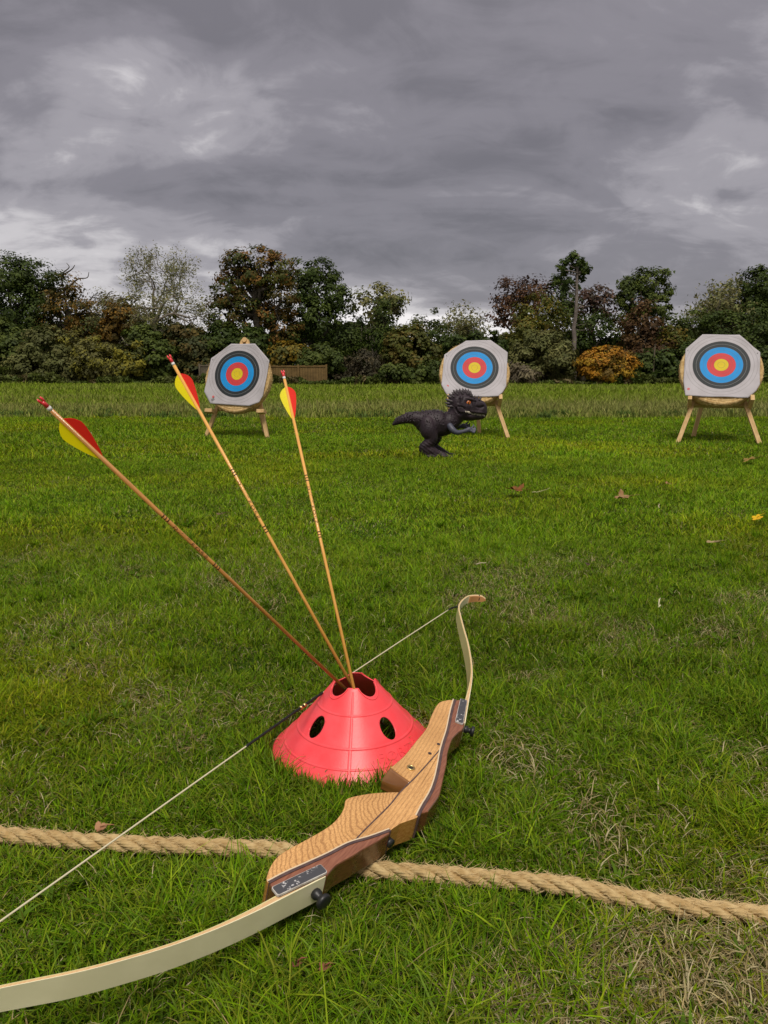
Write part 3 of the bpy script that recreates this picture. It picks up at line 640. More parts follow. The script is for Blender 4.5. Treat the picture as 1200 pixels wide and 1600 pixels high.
    shrub('laurel_bush', [(-5, 535, 42, 38), (20, 560, 34, 36), (-30, 560, 40), (0, 590, 34, 20)], 47, 5, 'green', 'dark green bush at the far left of the hedge line', 41)
    shrub('willow_bush', [(75, 545, 38, 30), (50, 575, 34, 28), (100, 575, 36, 28), (65, 590, 36, 16)], 46, 75, 'grey', 'wide grey green bush second from the left', 42, leaf=0.10, elong=2.2)
    shrub('hawthorn_bush', [(130, 545, 30, 26), (150, 565, 34, 30), (185, 570, 30, 26), (140, 588, 34, 16), (175, 590, 30, 14)], 46.5, 150, [(0.13, 0.125, 0.03), (0.09, 0.09, 0.026), (0.20, 0.19, 0.03)], 'brownish bush with yellow sprays between two green bushes on the left', 43, leaf=0.10)
    shrub('hazel_bush', [(190, 500, 22, 24), (178, 515, 18)], 49, 188, [(0.22, 0.12, 0.015), (0.14, 0.085, 0.015), (0.08, 0.06, 0.015)], 'orange yellow bush under the leafless ash', 44)
    shrub('elder_bush', [(202, 552, 20, 18), (205, 575, 20, 22)], 45.5, 204, [(0.20, 0.18, 0.02), (0.12, 0.12, 0.02), (0.07, 0.08, 0.02)], 'small bright yellow green bush left of the tallest arrow', 45)
    shrub('laurel_bush', [(225, 530, 26, 22), (245, 560, 30, 28), (230, 582, 28, 18)], 47, 236, 'green', 'rounded green bush behind the middle arrow', 46)
    shrub('hazel_bush', [(285, 528, 30, 22), (305, 555, 34, 30), (270, 570, 26, 26), (320, 580, 34, 16)], 48, 292, [(0.10, 0.075, 0.018), (0.06, 0.06, 0.016), (0.04, 0.05, 0.014)], 'olive and rust coloured bush left of the leftmost target', 47)
    shrub('hawthorn_bush', [(350, 540, 32, 30), (390, 545, 34, 32), (360, 575, 34, 22), (405, 572, 30, 20)], 49, 375, 'dark', 'dark bush directly behind the leftmost target', 48)
    shrub('maple_bush', [(446, 548, 18, 14), (465, 555, 16, 13), (437, 560, 14)], 47, 452, 'yellow', 'yellow autumn bush above the wooden fence', 49)
    shrub('laurel_bush', [(500, 555, 26, 18), (522, 562, 20, 15), (486, 565, 18, 12)], 46.5, 505, 'green', 'rounded dark green bush above the right end of the fence', 50)
    shrub('bramble_bush', [(545, 575, 22, 20), (575, 572, 24, 22), (560, 590, 34, 10)], 47, 560, [(0.06, 0.05, 0.028), (0.045, 0.042, 0.022), (0.08, 0.065, 0.03)], 'brownish bramble bush to the right of the fence', 51, leaf=0.09)
    shrub('willow_bush', [(640, 535, 30, 26), (655, 555, 32, 28), (625, 560, 24, 24), (620, 535, 16)], 48, 642, [(0.095, 0.105, 0.018), (0.075, 0.085, 0.016), (0.13, 0.105, 0.02)], 'big olive bush above the dinosaur figure', 52)
    shrub('laurel_bush', [(612, 585, 26, 14), (655, 585, 28, 15), (690, 582, 26, 16)], 45, 650, 'green', 'low dark green hedge bush left of the middle target', 53)
    shrub('hawthorn_bush', [(725, 545, 30, 24), (760, 545, 30, 26), (740, 575, 34, 22), (780, 570, 28, 26)], 48, 750, 'dark', 'dark bush hidden behind the middle target', 54)
    shrub('elder_bush', [(822, 530, 20, 16), (808, 540, 14, 12)], 49, 818, [(0.12, 0.12, 0.02), (0.08, 0.09, 0.02)], 'yellow green bush top right of the middle target', 55)
    shrub('willow_bush', [(850, 550, 34, 30), (880, 565, 26, 28), (820, 565, 26, 28), (850, 582, 40, 18)], 46.5, 850, 'grey', 'large rounded grey green bush left of the golden bush', 56, leaf=0.09, elong=2.2)
    shrub('dogwood_bush', [(948, 568, 34, 24), (925, 570, 24, 20), (972, 572, 22, 20), (950, 556, 22, 14), (950, 582, 40, 12)], 45, 948, 'golden', 'glowing golden orange round bush', 57, leaf=0.085, clump=0.30, elong=2.0, bark=M_BARK)
    shrub('yew_hedge', [(1010, 575, 28, 22), (1045, 572, 30, 24), (990, 585, 20, 14)], 46, 1025, 'dark', 'dark clipped hedge between golden bush and rightmost target', 58)
    shrub('laurel_bush', [(1085, 565, 34, 28), (1130, 570, 34, 26), (1105, 588, 50, 14)], 46.5, 1105, 'dark', 'dark bush right behind the rightmost target', 59)
    shrub('yew_hedge', [(1190, 570, 34, 28), (1230, 575, 40, 24), (1190, 590, 40, 10)], 46, 1205, 'dark', 'dark hedge at the far right edge', 60)
    shrub('reed_clump', [(812, 585, 14, 14), (826, 588, 12, 12), (798, 590, 10, 9)], 44.5, 812, 'tan', 'tan dry reeds at the right edge of the middle target', 61, leaf=0.08, elong=3.5)
    # ---- low weeds along the far edge and the wood behind
    rng = np.random.default_rng(77); n = 34000
    x = rng.uniform(-28, 28, n); z = rng.random(n) ** 1.3 * np.clip(1.9 * fbm(x, x * 0, 0.5, 70) - 0.55, 0.05, 2); y = 44.2 + rng.uniform(0, 1.6, n)
    pl = np.array([(0.09, 0.115, 0.022), (0.075, 0.09, 0.02), (0.14, 0.115, 0.05), (0.07, 0.10, 0.018)]); V, c = leaf_quads(rng, np.stack([x, y, z], 1), 0.10, pl[(fbm(x, x * 0, 0.9, 71) * 8).astype(int) % 4] * rng.uniform(0.7, 1.3, (n, 1)), elong=2.4)
    link('undergrowth', quads_mesh('undergrowth', V, c), M_LEAF, kind='stuff', label='low weeds and brambles along the far edge of the field', category='undergrowth')
    n = 110000; x = rng.uniform(-60, 60, n); y = rng.uniform(58.5, 66, n); z = rng.random(n) * (2.0 + 3.6 * fbm(x, x * 0, 0.22, 73, 4)) * (1 - 0.45 * np.exp(-((x - 5.0) / 5.0) ** 2))
    pl = np.array(PAL['dark'] + [(0.05, 0.045, 0.016)]); V, c = leaf_quads(rng, np.stack([x, y, z], 1), 0.30, pl[rng.integers(0, 4, n)])
    link('far_wood', quads_mesh('far_wood', V, c), M_LEAF, kind='stuff', label='dense dark wood filling in behind the tree line', category='wood')
    # ---- fence
    m = mat('fence_boards', (0.13, 0.085, 0.032), 0.85, 0.2, var=(0.20, 0.13, 0.05), scale=3, bump=0.004)
    Y = 45.6
    def fence(x0p, x1p, ytop, label, mm):
        a = unproject(x0p, ytop, Y); b = unproject(x1p, ytop, Y); g = float(gz((a.x + b.x) / 2, Y)); root = empty('board_fence', ((a.x + b.x) / 2, Y, g), label=label, category='fence')
        rr = random.Random(int(x0p)); w = (b.x - a.x); h = a.z - g; n = max(3, int(w / 0.15)); tb = TB()
        for i in range(n):
            tb.box((-w / 2 + (i + 0.5) * w / n, 0, h / 2 + rr.uniform(-0.02, 0.02)), (w / n * 0.93, 0.02, h), Matrix.Rotation(rr.uniform(-0.008, 0.008), 3, 'Y'))
        link('panel', tb.mesh('panel', False), mm, root)
        tb = TB(); tb.box((0, -0.016, h * 0.97 - 0.02), (w + 0.02, 0.05, 0.06)); link('top_rail', tb.mesh('top_rail', False), mm, root)
        for i in range(int(w / 1.8) + 2):
            tb = TB(); tb.box((-w / 2 + i * w / (int(w / 1.8) + 1), -0.06, h / 2 + 0.03), (0.1, 0.09, h + 0.06)); link('post', tb.mesh('post', False), mm, root)
    fence(422, 510, 571, 'orange brown wooden board fence right of the leftmost target', m)
    m2 = mat('grey_boards', (0.10, 0.085, 0.06), 0.9, 0.2, var=(0.15, 0.125, 0.09), scale=3, bump=0.004)
    fence(312, 335, 570, 'grey weathered board fence showing just left of the leftmost target', m2)
    q = unproject(1007, 541, 47); tb = TB(); tb.box((0, 0, q.z / 2), (0.07, 0.07, q.z)); tb.box((0, 0, q.z + 0.02), (0.10, 0.10, 0.04))
    o = link('wooden_post', tb.mesh('wooden_post', False), m2, label='thin pale post in front of the reddish beech', category='post'); o.location = (q.x, 45.2, 0)

# ================================================================== TARGETS
def target_material():
    m = bpy.data.materials.new('target_paper'); m.use_nodes = True; N = m.node_tree.nodes; L = m.node_tree.links
    b = N['Principled BSDF']; b.inputs['Roughness'].default_value = 0.6; b.inputs['Specular IOR Level'].default_value = 0.3
    tc = N.new('ShaderNodeTexCoord'); sp = N.new('ShaderNodeSeparateXYZ'); L.new(tc.outputs['Object'], sp.inputs[0])
    def mth(op, a, c=None, clamp=False):
        n = N.new('ShaderNodeMath'); n.operation = op; n.use_clamp = clamp
        for i, v in enumerate((a, c)):
            if v is None: continue
            if isinstance(v, (int, float)): n.inputs[i].default_value = v
            else: L.new(v, n.inputs[i])
        return n.outputs[0]
    r = mth('SQRT', mth('ADD', mth('MULTIPLY', sp.outputs[0], sp.outputs[0]), mth('MULTIPLY', sp.outputs[2], sp.outputs[2])))
    rn = mth('DIVIDE', r, 0.4)
    rp = N.new('ShaderNodeValToRGB'); rp.color_ramp.interpolation = 'CONSTANT'; L.new(rn, rp.inputs[0])
    W = (0.44, 0.42, 0.45, 1)
    cols = [(0, (0.66, 0.50, 0.008, 1)), (0.2, (0.58, 0.045, 0.050, 1)), (0.395, (0.002, 0.26, 0.66, 1)), (0.60, (0.018, 0.024, 0.028, 1)), (0.795, W)]
    while len(rp.color_ramp.elements) < len(cols): rp.color_ramp.elements.new(0.5)
    for e, (p, c) in zip(rp.color_ramp.elements, cols): e.position = p; e.color = c
    # thin ring lines every tenth
    fr = mth('FRACT', mth('ADD', mth('MULTIPLY', rn, 10.0), 0.5)); dl = mth('ABSOLUTE', mth('SUBTRACT', fr, 0.5))
    ln = mth('LESS_THAN', dl, 0.045); ins = mth('LESS_THAN', rn, 1.03); lf = mth('MULTIPLY', ln, ins)
    dk = mth('MULTIPLY', mth('GREATER_THAN', rn, 0.62), mth('LESS_THAN', rn, 0.78))
    lc = N.new('ShaderNodeMix'); lc.data_type = 'RGBA'; L.new(dk, lc.inputs[0]); lc.inputs[6].default_value = (0.10, 0.09, 0.09, 1); lc.inputs[7].default_value = (0.35, 0.36, 0.37, 1)
    mx = N.new('ShaderNodeMix'); mx.data_type = 'RGBA'; L.new(mth('MULTIPLY', lf, 0.55), mx.inputs[0]); L.new(rp.outputs[0], mx.inputs[6]); L.new(lc.outputs[2], mx.inputs[7])
    nz = N.new('ShaderNodeTexNoise'); nz.inputs['Scale'].default_value = 6; nz.inputs['Detail'].default_value = 5; L.new(tc.outputs['Object'], nz.inputs['Vector'])
    r2 = N.new('ShaderNodeValToRGB'); r2.color_ramp.elements[0].color = (0.88, 0.87, 0.86, 1); r2.color_ramp.elements[0].position = 0.3; r2.color_ramp.elements[1].color = (1, 1, 1, 1); r2.color_ramp.elements[1].position = 0.6; L.new(nz.outputs['Fac'], r2.inputs[0])
    m2 = N.new('ShaderNodeMix'); m2.data_type = 'RGBA'; m2.blend_type = 'MULTIPLY'; m2.inputs[0].default_value = 1; L.new(mx.outputs[2], m2.inputs[6]); L.new(r2.outputs[0], m2.inputs[7]); L.new(m2.outputs[2], b.inputs['Base Color'])
    return m
def build_targets():
    MP = target_material()
    MS = mat('straw_rope', (0.42, 0.27, 0.11), 0.9, 0.15, var=(0.62, 0.45, 0.22), scale=30, bump=0.006, bscale=70)
    MW = mat('stand_timber', (0.50, 0.32, 0.14), 0.7, 0.3, var=(0.62, 0.43, 0.21), scale=5, bump=0.001, bscale=50, stretch=(6, 6, 1))
    MRED = mat('print_red', (0.55, 0.12, 0.12), 0.6); MGRY = mat('print_grey', (0.30, 0.30, 0.30), 0.6); MNAIL = mat('steel_pin', (0.6, 0.6, 0.6), 0.35, metal=1.0)
    LE = R(29); up = Vector((0, math.sin(LE), math.cos(LE))); nrm = Vector((0, -math.cos(LE), math.sin(LE))); X = Vector((1, 0, 0))
    MT = Matrix((X, -nrm, up)).transposed()        # boss frame: x right, y into the boss, z up along it
    def beam(tb, a, b, w, d, side=X):
        a = Vector(a); b = Vector(b); z = (b - a).normalized(); x = (side - z * side.dot(z)).normalized(); y = z.cross(x)
        tb.box((a + b) / 2, (w, d, (b - a).length), Matrix((x, y, z)).transposed())
    def make(loc, rz, outline, backfoot, lab_t, lab_s, seed, roll=0.0, style=0, logo=True, lean=29, s_c=0.955):
        LE = R(lean); up = Vector((0, math.sin(LE), math.cos(LE))); nrm = Vector((0, -math.cos(LE), math.sin(LE))); MT = Matrix((X, -nrm, up)).transposed()
        rng = np.random.default_rng(seed)
        st = empty('target_stand', loc, (0, 0, rz), label=lab_s, category='target stand', group='wooden target stands')
        S_AP = (1.42 if style else 1.345) - (0.905 - s_c); apex = up * S_AP; s_b = s_c - 0.055 - 0.465
        for sx in (-1, 1):
            tb = TB(); beam(tb, X * sx * 0.455 + Vector((0, 0, -0.03)), apex + X * sx * 0.03, 0.048, 0.042)
            bevel(link('front_leg', tb.mesh('front_leg', False), MW, st), 0.003)
        tb = TB(); beam(tb, Vector(backfoot) + Vector((0, 0, -0.03)), apex + Vector((0, 0.06, -0.03)), 0.05, 0.045); bevel(link('back_leg', tb.mesh('back_leg', False), MW, st), 0.003)
        hw = 0.455 * (1 - s_b / S_AP)
        tb = TB(); beam(tb, up * (s_b + 0.09) + X * (-hw + 0.01) - nrm * 0.05, up * (s_b + 0.09) + X * (hw - 0.01) - nrm * 0.05, 0.045, 0.06, side=up)
        bevel(link('crossbar', tb.mesh('crossbar', False), MW, st), 0.003)
        for sx in (-1, 1):
            tb = TB()
            px = sx * (hw + 0.015)
            if style == 0: beam(tb, up * (s_b + 0.05) + X * px - nrm * 0.05, up * (s_b + 0.085) + X * (px + sx * 0.012) + nrm * 0.175, 0.045, 0.075)
            else: beam(tb, up * (s_b + 0.025) + X * (sx * (hw - 0.03)) + nrm * 0.10, up * (s_b + 0.025) + X * (sx * (hw + 0.075)) + nrm * 0.10, 0.048, 0.10, side=up)
            bevel(link('support_peg', tb.mesh('support_peg', False), MW, st), 0.003)
        tb = TB(); tb.tube([apex - nrm * 0.03, apex + nrm * 0.035], 0.035, 10); link('hinge_block', tb.mesh('hinge_block', False), MW, st)
        # straw boss with its paper face
        ctr = up * s_c + nrm * 0.155
        Mw = Matrix.Translation(loc) @ Matrix.Rotation(rz, 4, 'Z') @ Matrix.Translation(ctr) @ MT.to_4x4() @ Matrix.Rotation(roll, 4, 'Y')
        rt = empty('archery_target', (0, 0, 0), label=lab_t, category='archery target', group='archery targets on stands'); rt.matrix_world = Mw
        # boss: coiled straw rope, profile rings
        prof = []
        T_ = 0.125; Rb = 0.465
        nr = 15
        for i in range(nr * 4 + 1):
            t = i / (nr * 4); prof.append((0.01 + t * (Rb - 0.02), 0.012 + 0.004 * math.cos(t * nr * 2 * math.pi)))
        for i in range(1, 12):
            a = i / 12 * math.pi; prof.append((Rb - 0.012 + 0.014 * math.sin(a) ** 0.6 + 0.004 * math.sin(a * 7), 0.012 + (T_ - 0.012) * i / 12))
        for i in range(8): prof.append(((Rb - 0.02) * (1 - i / 8), T_ + 0.003 * math.cos(i * 3)))
        ns = 120; V = []; Fc = []
        for i in range(ns):
            a = i / ns * 2 * math.pi; k = 1 + 0.006 * math.sin(5 * a + seed) + rng.normal(0, 0.0022)
            for (r, y) in prof: V.append((r * k * math.cos(a), y + rng.normal(0, 0.0015), r * k * math.sin(a) - 0.055))
        m = len(prof)
        for i in range(ns):
            i2 = (i + 1) % ns
            for j in range(m - 1): Fc.append((i * m + j, i * m + j + 1, i2 * m + j + 1, i2 * m + j))
        link('straw_boss', pymesh('straw_boss', V, Fc, True), MS, rt)
        tb = TB()
        for i in range(420):
            a = rng.uniform(0, 6.283); r = Rb + 0.001; y = rng.uniform(0.015, T_ - 0.01); p = np.array([r * math.cos(a), y, r * math.sin(a) - 0.055])
            d = np.array([-math.sin(a) * rng.choice([-1, 1]) + math.cos(a) * 0.3, rng.normal(0, 0.35), math.cos(a) * rng.choice([-1, 1]) + math.sin(a) * 0.3]); d /= np.linalg.norm(d)
            tb.tube([p, p + d * rng.uniform(0.008, 0.028)], 0.0013, 3, False)
        link('loose_straw', tb.mesh('loose_straw', False), MS, rt, kind='stuff')
        # paper: slightly domed, wavy sheet
        pts = outline; n = len(pts); ring = []
        dens = []
        for i in range(n):
            a = Vector(pts[i]); b_ = Vector(pts[(i + 1) % n])
            for k in range(10): dens.append(a.lerp(b_, k / 10))
        K = 26; V = [(0, 0.0, 0)]; Fc = []
        for k in range(1, K + 1):
            for q in dens:
                s = k / K; x, z = q.x * s, q.y * s; r = math.hypot(x, z)
                wav = 0.0018 * math.sin(x * 21 + seed) * math.cos(z * 17) + 0.010 * max(0, (r - 0.36)) / 0.1 * math.sin(4 * math.atan2(z, x) + seed) ** 2
                curl = 0.012 * max(0, s - 0.9) / 0.1 * (0.5 + 0.5 * math.sin(7 * math.atan2(z, x)))
                V.append((x, 0.003 - 0.002 - wav - curl * 0.4, z))
        D = len(dens)
        for i in range(D): Fc.append((0, 1 + (i + 1) % D, 1 + i))
        for k in range(K - 1):
            for i in range(D):
                i2 = (i + 1) % D; Fc.append((1 + k * D + i, 1 + k * D + i2, 1 + (k + 1) * D + i2, 1 + (k + 1) * D + i))
        o = link('target_face', pymesh('target_face', V, Fc, True), MP, rt); sol = o.modifiers.new('thick', 'SOLIDIFY'); sol.thickness = 0.0015; sol.offset = 1
        if logo:
            cx, cz = outline[-2][0] + 0.035, outline[-2][1] + 0.075
            tb = TB(); tb.tube([(cx, -0.010, cz + 0.018), (cx, -0.006, cz + 0.018)], 0.016, 14); link('printed_emblem', tb.mesh('printed_emblem', False), MRED, o)
            tb = TB(); tb.box((cx - 0.004, -0.008, cz - 0.012), (0.05, 0.003, 0.008)); tb.box((cx - 0.010, -0.008, cz - 0.026), (0.034, 0.003, 0.007)); link('printed_emblem', tb.mesh('printed_emblem', False), MGRY, o)
        for i in (0, n // 2 - 1, n - 2):
            q = Vector(pts[i]) * 0.93; tb = TB(); tb.tube([(q.x, -0.014, q.y), (q.x, 0.01, q.y)], 0.005, 8); link('face_pin', tb.mesh('face_pin'), MNAIL, rt)
        return rt
    OR = [(-.404, .214), (-.217, .416), (.197, .404), (.423, .167), (.418, -.26), (.374, -.352), (.295, -.433), (-.394, -.42), (-.418, -.214)]
    OM = [(-.403, .197), (-.112, .408), (.219, .415), (.442, .224), (.414, -.276), (.368, -.369), (.311, -.43), (-.35, -.43), (-.39, -.37), (-.438, -.263)]
    OL = [(-.395, .216), (-.12, .414), (.225, .41), (.450, .18), (.40, -.295), (.35, -.385), (.22, -.436), (-.345, -.408), (-.445, -.25)]
    def g(x, y): return (x, y, float(gz(x, y)))
    make(g(3.93, 9.02), R(-17), OR, (-0.22, 0.80, 0), 'right hand archery target with a wide octagonal paper face over straw, nearest of the three', 'wooden stand with two raised pegs under the right hand target', 1)
    make(g(1.185, 10.1), R(-4), OM, (0.10, 0.55, 0), 'archery target behind the dark dinosaur figure, its lower edge hidden', 'wooden stand partly hidden by the dinosaur figure', 2)
    make(g(-1.98, 10.3), R(-14), OL, (0.12, 0.72, 0), 'left hand archery target turned to the side, between the middle and the right hand arrow', 'wooden stand with flat end blocks under the left hand target', 3, roll=R(0), style=1, lean=17, s_c=0.83)

# ================================================================== DINOSAUR FIGURE
def build_dino():
    x0, y0 = 0.375, 7.15
    S = 0.00108
    def pt(cx, cy, y=0.0): return Vector(((cx - 440) * S, y, (727 - cy) * S))
    root = empty('dinosaur_figure', (x0, y0, float(gz(x0, y0))), (0, 0, R(4)), label='big headed dark brown dinosaur figure with open clawed arms standing on the lawn', category='dinosaur figure')
    root.location.x = x0
    V = []; Fc = []
    def ell(c, r, seg=20, rot=0.0):
        bm = bmesh.new(); bmesh.ops.create_uvsphere(bm, u_segments=seg, v_segments=seg // 2 + 2, radius=1.0)
        Mx = Matrix.Translation(c) @ Matrix.Rotation(rot, 4, 'Y') @ Matrix.Diagonal((r[0], r[1], r[2], 1)); bm.transform(Mx)
        b = len(V); bm.verts.ensure_lookup_table(); V.extend([tuple(v.co) for v in bm.verts]); Fc.extend([tuple(b + v.index for v in f.verts) for f in bm.faces]); bm.free()
    def chain(pts, yr=1.0, k=14, n=7):
        """pts: (cx,cy,r,y)"""
        A = np.array([[*pt(p[0], p[1], p[3] if len(p) > 3 else 0.0), p[2] * S] for p in pts]); C = crom(A, n)
        t = TB(); t.tube(C[:, :3], C[:, 3], k); W = np.array(t.V)
        if yr != 1.0: W[:, 1] = (W[:, 1] - C[:, 1].mean()) * yr + C[:, 1].mean()
        b = len(V); V.extend(W.tolist()); Fc.extend([tuple(b + i for i in f) for f in t.Fc])
        for q in (C[0], C[-1]): ell(Vector(q[:3]), (q[3], q[3] * yr, q[3]), 12)
    # trunk, tail and neck
    chain([(172, 438, 14), (205, 418, 27), (260, 395, 40), (330, 385, 52), (400, 400, 72), (470, 415, 98), (550, 432, 112), (620, 435, 100), (680, 400, 82), (720, 350, 78)], 1.02, 20)
    ell(pt(560, 470), (0.125, 0.115, 0.085)); ell(pt(440, 430), (0.09, 0.10, 0.09))
    # near leg
    for sy, dx in ((-1, 0), (1, 62)):
        yy = sy * 0.085
        chain([(458 + dx, 430, 70, yy * 0.8), (468 + dx, 490, 74, yy), (492 + dx, 550, 54, yy * 1.1), (470 + dx, 590, 48, yy * 1.1), (425 + dx, 630, 42, yy * 1.1), (440 + dx, 668, 38, yy * 1.1), (475 + dx, 695, 32, yy * 1.1)], 1.0, 16)
        chain([(430 + dx, 634, 42, yy * 1.1), (490 + dx, 660, 42, yy * 1.1), (550 + dx, 688, 34, yy * 1.1), (610 + dx * 0.5, 700, 27, yy * 1.1)], 1.0, 14)
        ell(pt(500 + dx, 706, yy * 1.1), (0.085, 0.05, 0.026))
        for t in (-1, 0, 1):
            chain([(560 + dx, 700, 18, yy * 1.1 + t * 0.025), (630 + dx * 0.6, 706, 16, yy * 1.1 + t * 0.038), (662 + dx * 0.6 - abs(t) * 12, 712, 11, yy * 1.1 + t * 0.046)], 1.0, 10, 4)
    # head
    ell(pt(765, 285), (0.115, 0.118, 0.125)); ell(pt(735, 310), (0.085, 0.108, 0.11)); ell(pt(728, 262), (0.082, 0.10, 0.095))
    ell(pt(850, 300), (0.12, 0.100, 0.098)); ell(pt(905, 315), (0.082, 0.088, 0.092)); ell(pt(930, 335), (0.056, 0.078, 0.066))
    ell(pt(800, 362), (0.125, 0.088, 0.052), rot=R(8)); ell(pt(890, 372), (0.082, 0.070, 0.036), rot=R(3)); ell(pt(730, 350), (0.075, 0.098, 0.075))
    for sy in (-1, 1):
        ell(pt(815, 222, sy * 0.075), (0.065, 0.026, 0.017), rot=R(16)); ell(pt(905, 262, sy * 0.058), (0.052, 0.022, 0.018), rot=R(20)); ell(pt(735, 240, sy * 0.085), (0.020, 0.022, 0.055), rot=R(15))
        ell(pt(760, 330, sy * 0.095), (0.055, 0.022, 0.022), rot=R(15)); ell(pt(860, 330, sy * 0.080), (0.085, 0.022, 0.014), rot=R(8))
        ell(pt(850, 275, sy * 0.088), (0.018, 0.012, 0.040), rot=R(-25))
    me = pymesh('body', V, Fc); o = link('body', me); rm = o.modifiers.new('r', 'REMESH'); rm.mode = 'VOXEL'; rm.voxel_size = 0.0068
    sm = o.modifiers.new('s', 'SMOOTH'); sm.iterations = 5; sm.factor = 0.5
    me2 = baked(o); o.modifiers.clear(); o.data = me2
    n = len(me2.vertices); co = np.empty(n * 3); me2.vertices.foreach_get('co', co); co = co.reshape(-1, 3); no = np.empty(n * 3); me2.vertices.foreach_get('normal', no); no = no.reshape(-1, 3)
    def curve_push(pts, rad, dep, side=True):
        C = crom([list(pt(a, b))[0::2] for a, b in pts], 10)
        d = np.min(np.hypot(co[:, None, 0] - C[None, :, 0], co[:, None, 2] - C[None, :, 1]), 1)
        f = np.exp(-(d / rad) ** 2) * (np.abs(no[:, 1]) > 0.25) * (co[:, 0] > 0.2)
        co[:] = co - no * (f * dep)[:, None]
    curve_push([(695, 300), (700, 320), (730, 345), (790, 345), (850, 352), (910, 362), (968, 366)], 0.0075, 0.022)   # mouth
    curve_push([(712, 285), (745, 288), (770, 305)], 0.006, 0.010)
    curve_push([(880, 288), (905, 295), (930, 290)], 0.011, 0.014)       # nostril hollow
    curve_push([(790, 250), (815, 255)], 0.018, 0.016)                   # eye socket
    curve_push([(722, 225), (718, 250)], 0.012, 0.012)
    hd = (co[:, 0] < 0.30) & (co[:, 2] > 0.12); wr = np.sin(co[:, 0] * 160 + co[:, 2] * 90) * np.sin(co[:, 2] * 210 - co[:, 0] * 60)
    co[:] = co + no * (0.0010 * wr)[:, None]
    leg = co[:, 2] < 0.17; co[:] = co + no * (0.0022 * np.sin(co[:, 0] * 140 + co[:, 2] * 190) * leg)[:, None]
    me2.vertices.foreach_set('co', co.ravel()); me2.polygons.foreach_set('use_smooth', np.ones(len(me2.polygons), bool)); me2.update()
    MB = mat('dark_vinyl', (0.016, 0.010, 0.015), 0.55, 0.32, var=(0.032, 0.020, 0.027), scale=9, bump=0.0025, bscale=60)
    me2.materials.clear(); me2.materials.append(MB); o.parent = root
    # spikes and skin bumps, set on the surface
    from mathutils.bvhtree import BVHTree
    bvh = BVHTree.FromPolygons([tuple(c) for c in co], [tuple(p.vertices) for p in me2.polygons])
    MSP = mat('spike_vinyl', (0.050, 0.040, 0.046), 0.5, 0.45)
    def cone(tb, p, d, L, r, k=7):
        p = np.array(p); d = np.array(d); d = d / np.linalg.norm(d); tb.tube([p - d * r * 0.6, p + d * L * 0.35, p + d * L * 0.75, p + d * L], [r, r * 0.72, r * 0.32, r * 0.05], k)
    rng = np.random.default_rng(9)
    sp = [(648, 285), (640, 262), (655, 240), (668, 215), (672, 195), (690, 180), (705, 168), (728, 162), (752, 160), (778, 158), (800, 160), (822, 166), (845, 170), (868, 178), (888, 190), (908, 205), (925, 222), (660, 308)]
    hc = pt(790, 290)
    for i, (a, b) in enumerate(sp):
        for sy in ((0,) if i % 2 else (-1, 0, 1)):
            tb = TB(); p = pt(a, b, sy * 0.05) ; d = (p - hc); d.y = sy * 0.06; d.normalize()
            hit = bvh.ray_cast(hc + d * 0.5, -d)
            if hit[0] is None: continue
            L = (0.042 if i < 13 else 0.028) * rng.uniform(0.8, 1.2) * (0.8 if sy else 1)
            dd = d + Vector((-0.35, 0, 0.1)); cone(tb, hit[0], dd, L, L * 0.46); link('crest_spike', tb.mesh('crest_spike'), MSP, root)
    tb = TB()
    for i in range(300):
        cx = rng.uniform(190, 700); th = rng.uniform(-1.9, 1.9)
        c = pt(cx, 400 + (20 if cx > 420 else 0)); d = Vector((0, math.sin(th), math.cos(th)))
        hit = bvh.ray_cast(c + d * 0.5, -d)
        if hit[0] is None or hit[0].z < 0.28: continue
        dn = hit[1]; cone(tb, hit[0], dn, rng.uniform(0.009, 0.016), rng.uniform(0.005, 0.0075), 5)
    link('skin_bumps', tb.mesh('skin_bumps'), MSP, root, kind='stuff')
    for i in range(24):       # dorsal row
        cx = 190 + i * 20; c = pt(cx, 410); hit = bvh.ray_cast(c + Vector((0, 0, 0.6)), Vector((0, 0, -1)))
        if hit[0] is None: continue
    # eyes
    ME = mat('eye_orange', (0.75, 0.22, 0.03), 0.25, 0.6, var=(0.45, 0.10, 0.02), scale=60, coat=0.6); MK = mat('pupil_black', (0.005, 0.005, 0.005), 0.2)
    for sy in (-1, 1):
        c = pt(803, 253, sy * 0.2); hit = bvh.ray_cast(c, Vector((0, -sy, 0)))
        q = hit[0] + Vector((0, -sy * 0.006, 0)) if hit[0] else pt(803, 253, sy * 0.1)
        bm = bmesh.new(); bmesh.ops.create_uvsphere(bm, u_segments=24, v_segments=16, radius=0.0235); bm.transform(Matrix.Diagonal((1.05, 0.7, 0.95, 1)))
        m = bpy.data.meshes.new('eye'); bm.to_mesh(m); bm.free(); m.polygons.foreach_set('use_smooth', [True] * len(m.polygons)); e = link('eye', m, ME, root); e.location = q
        bm = bmesh.new(); bmesh.ops.create_uvsphere(bm, u_segments=16, v_segments=12, radius=0.012); bm.transform(Matrix.Rotation(R(12), 4, 'Y') @ Matrix.Diagonal((0.42, 0.35, 1.35, 1)))
        m = bpy.data.meshes.new('pupil'); bm.to_mesh(m); bm.free(); pu = link('pupil', m, MK, e); pu.location = (0.001, sy * 0.0155, 0)
    # teeth
    MTt = mat('tooth_cream', (0.62, 0.56, 0.45), 0.4, 0.5)
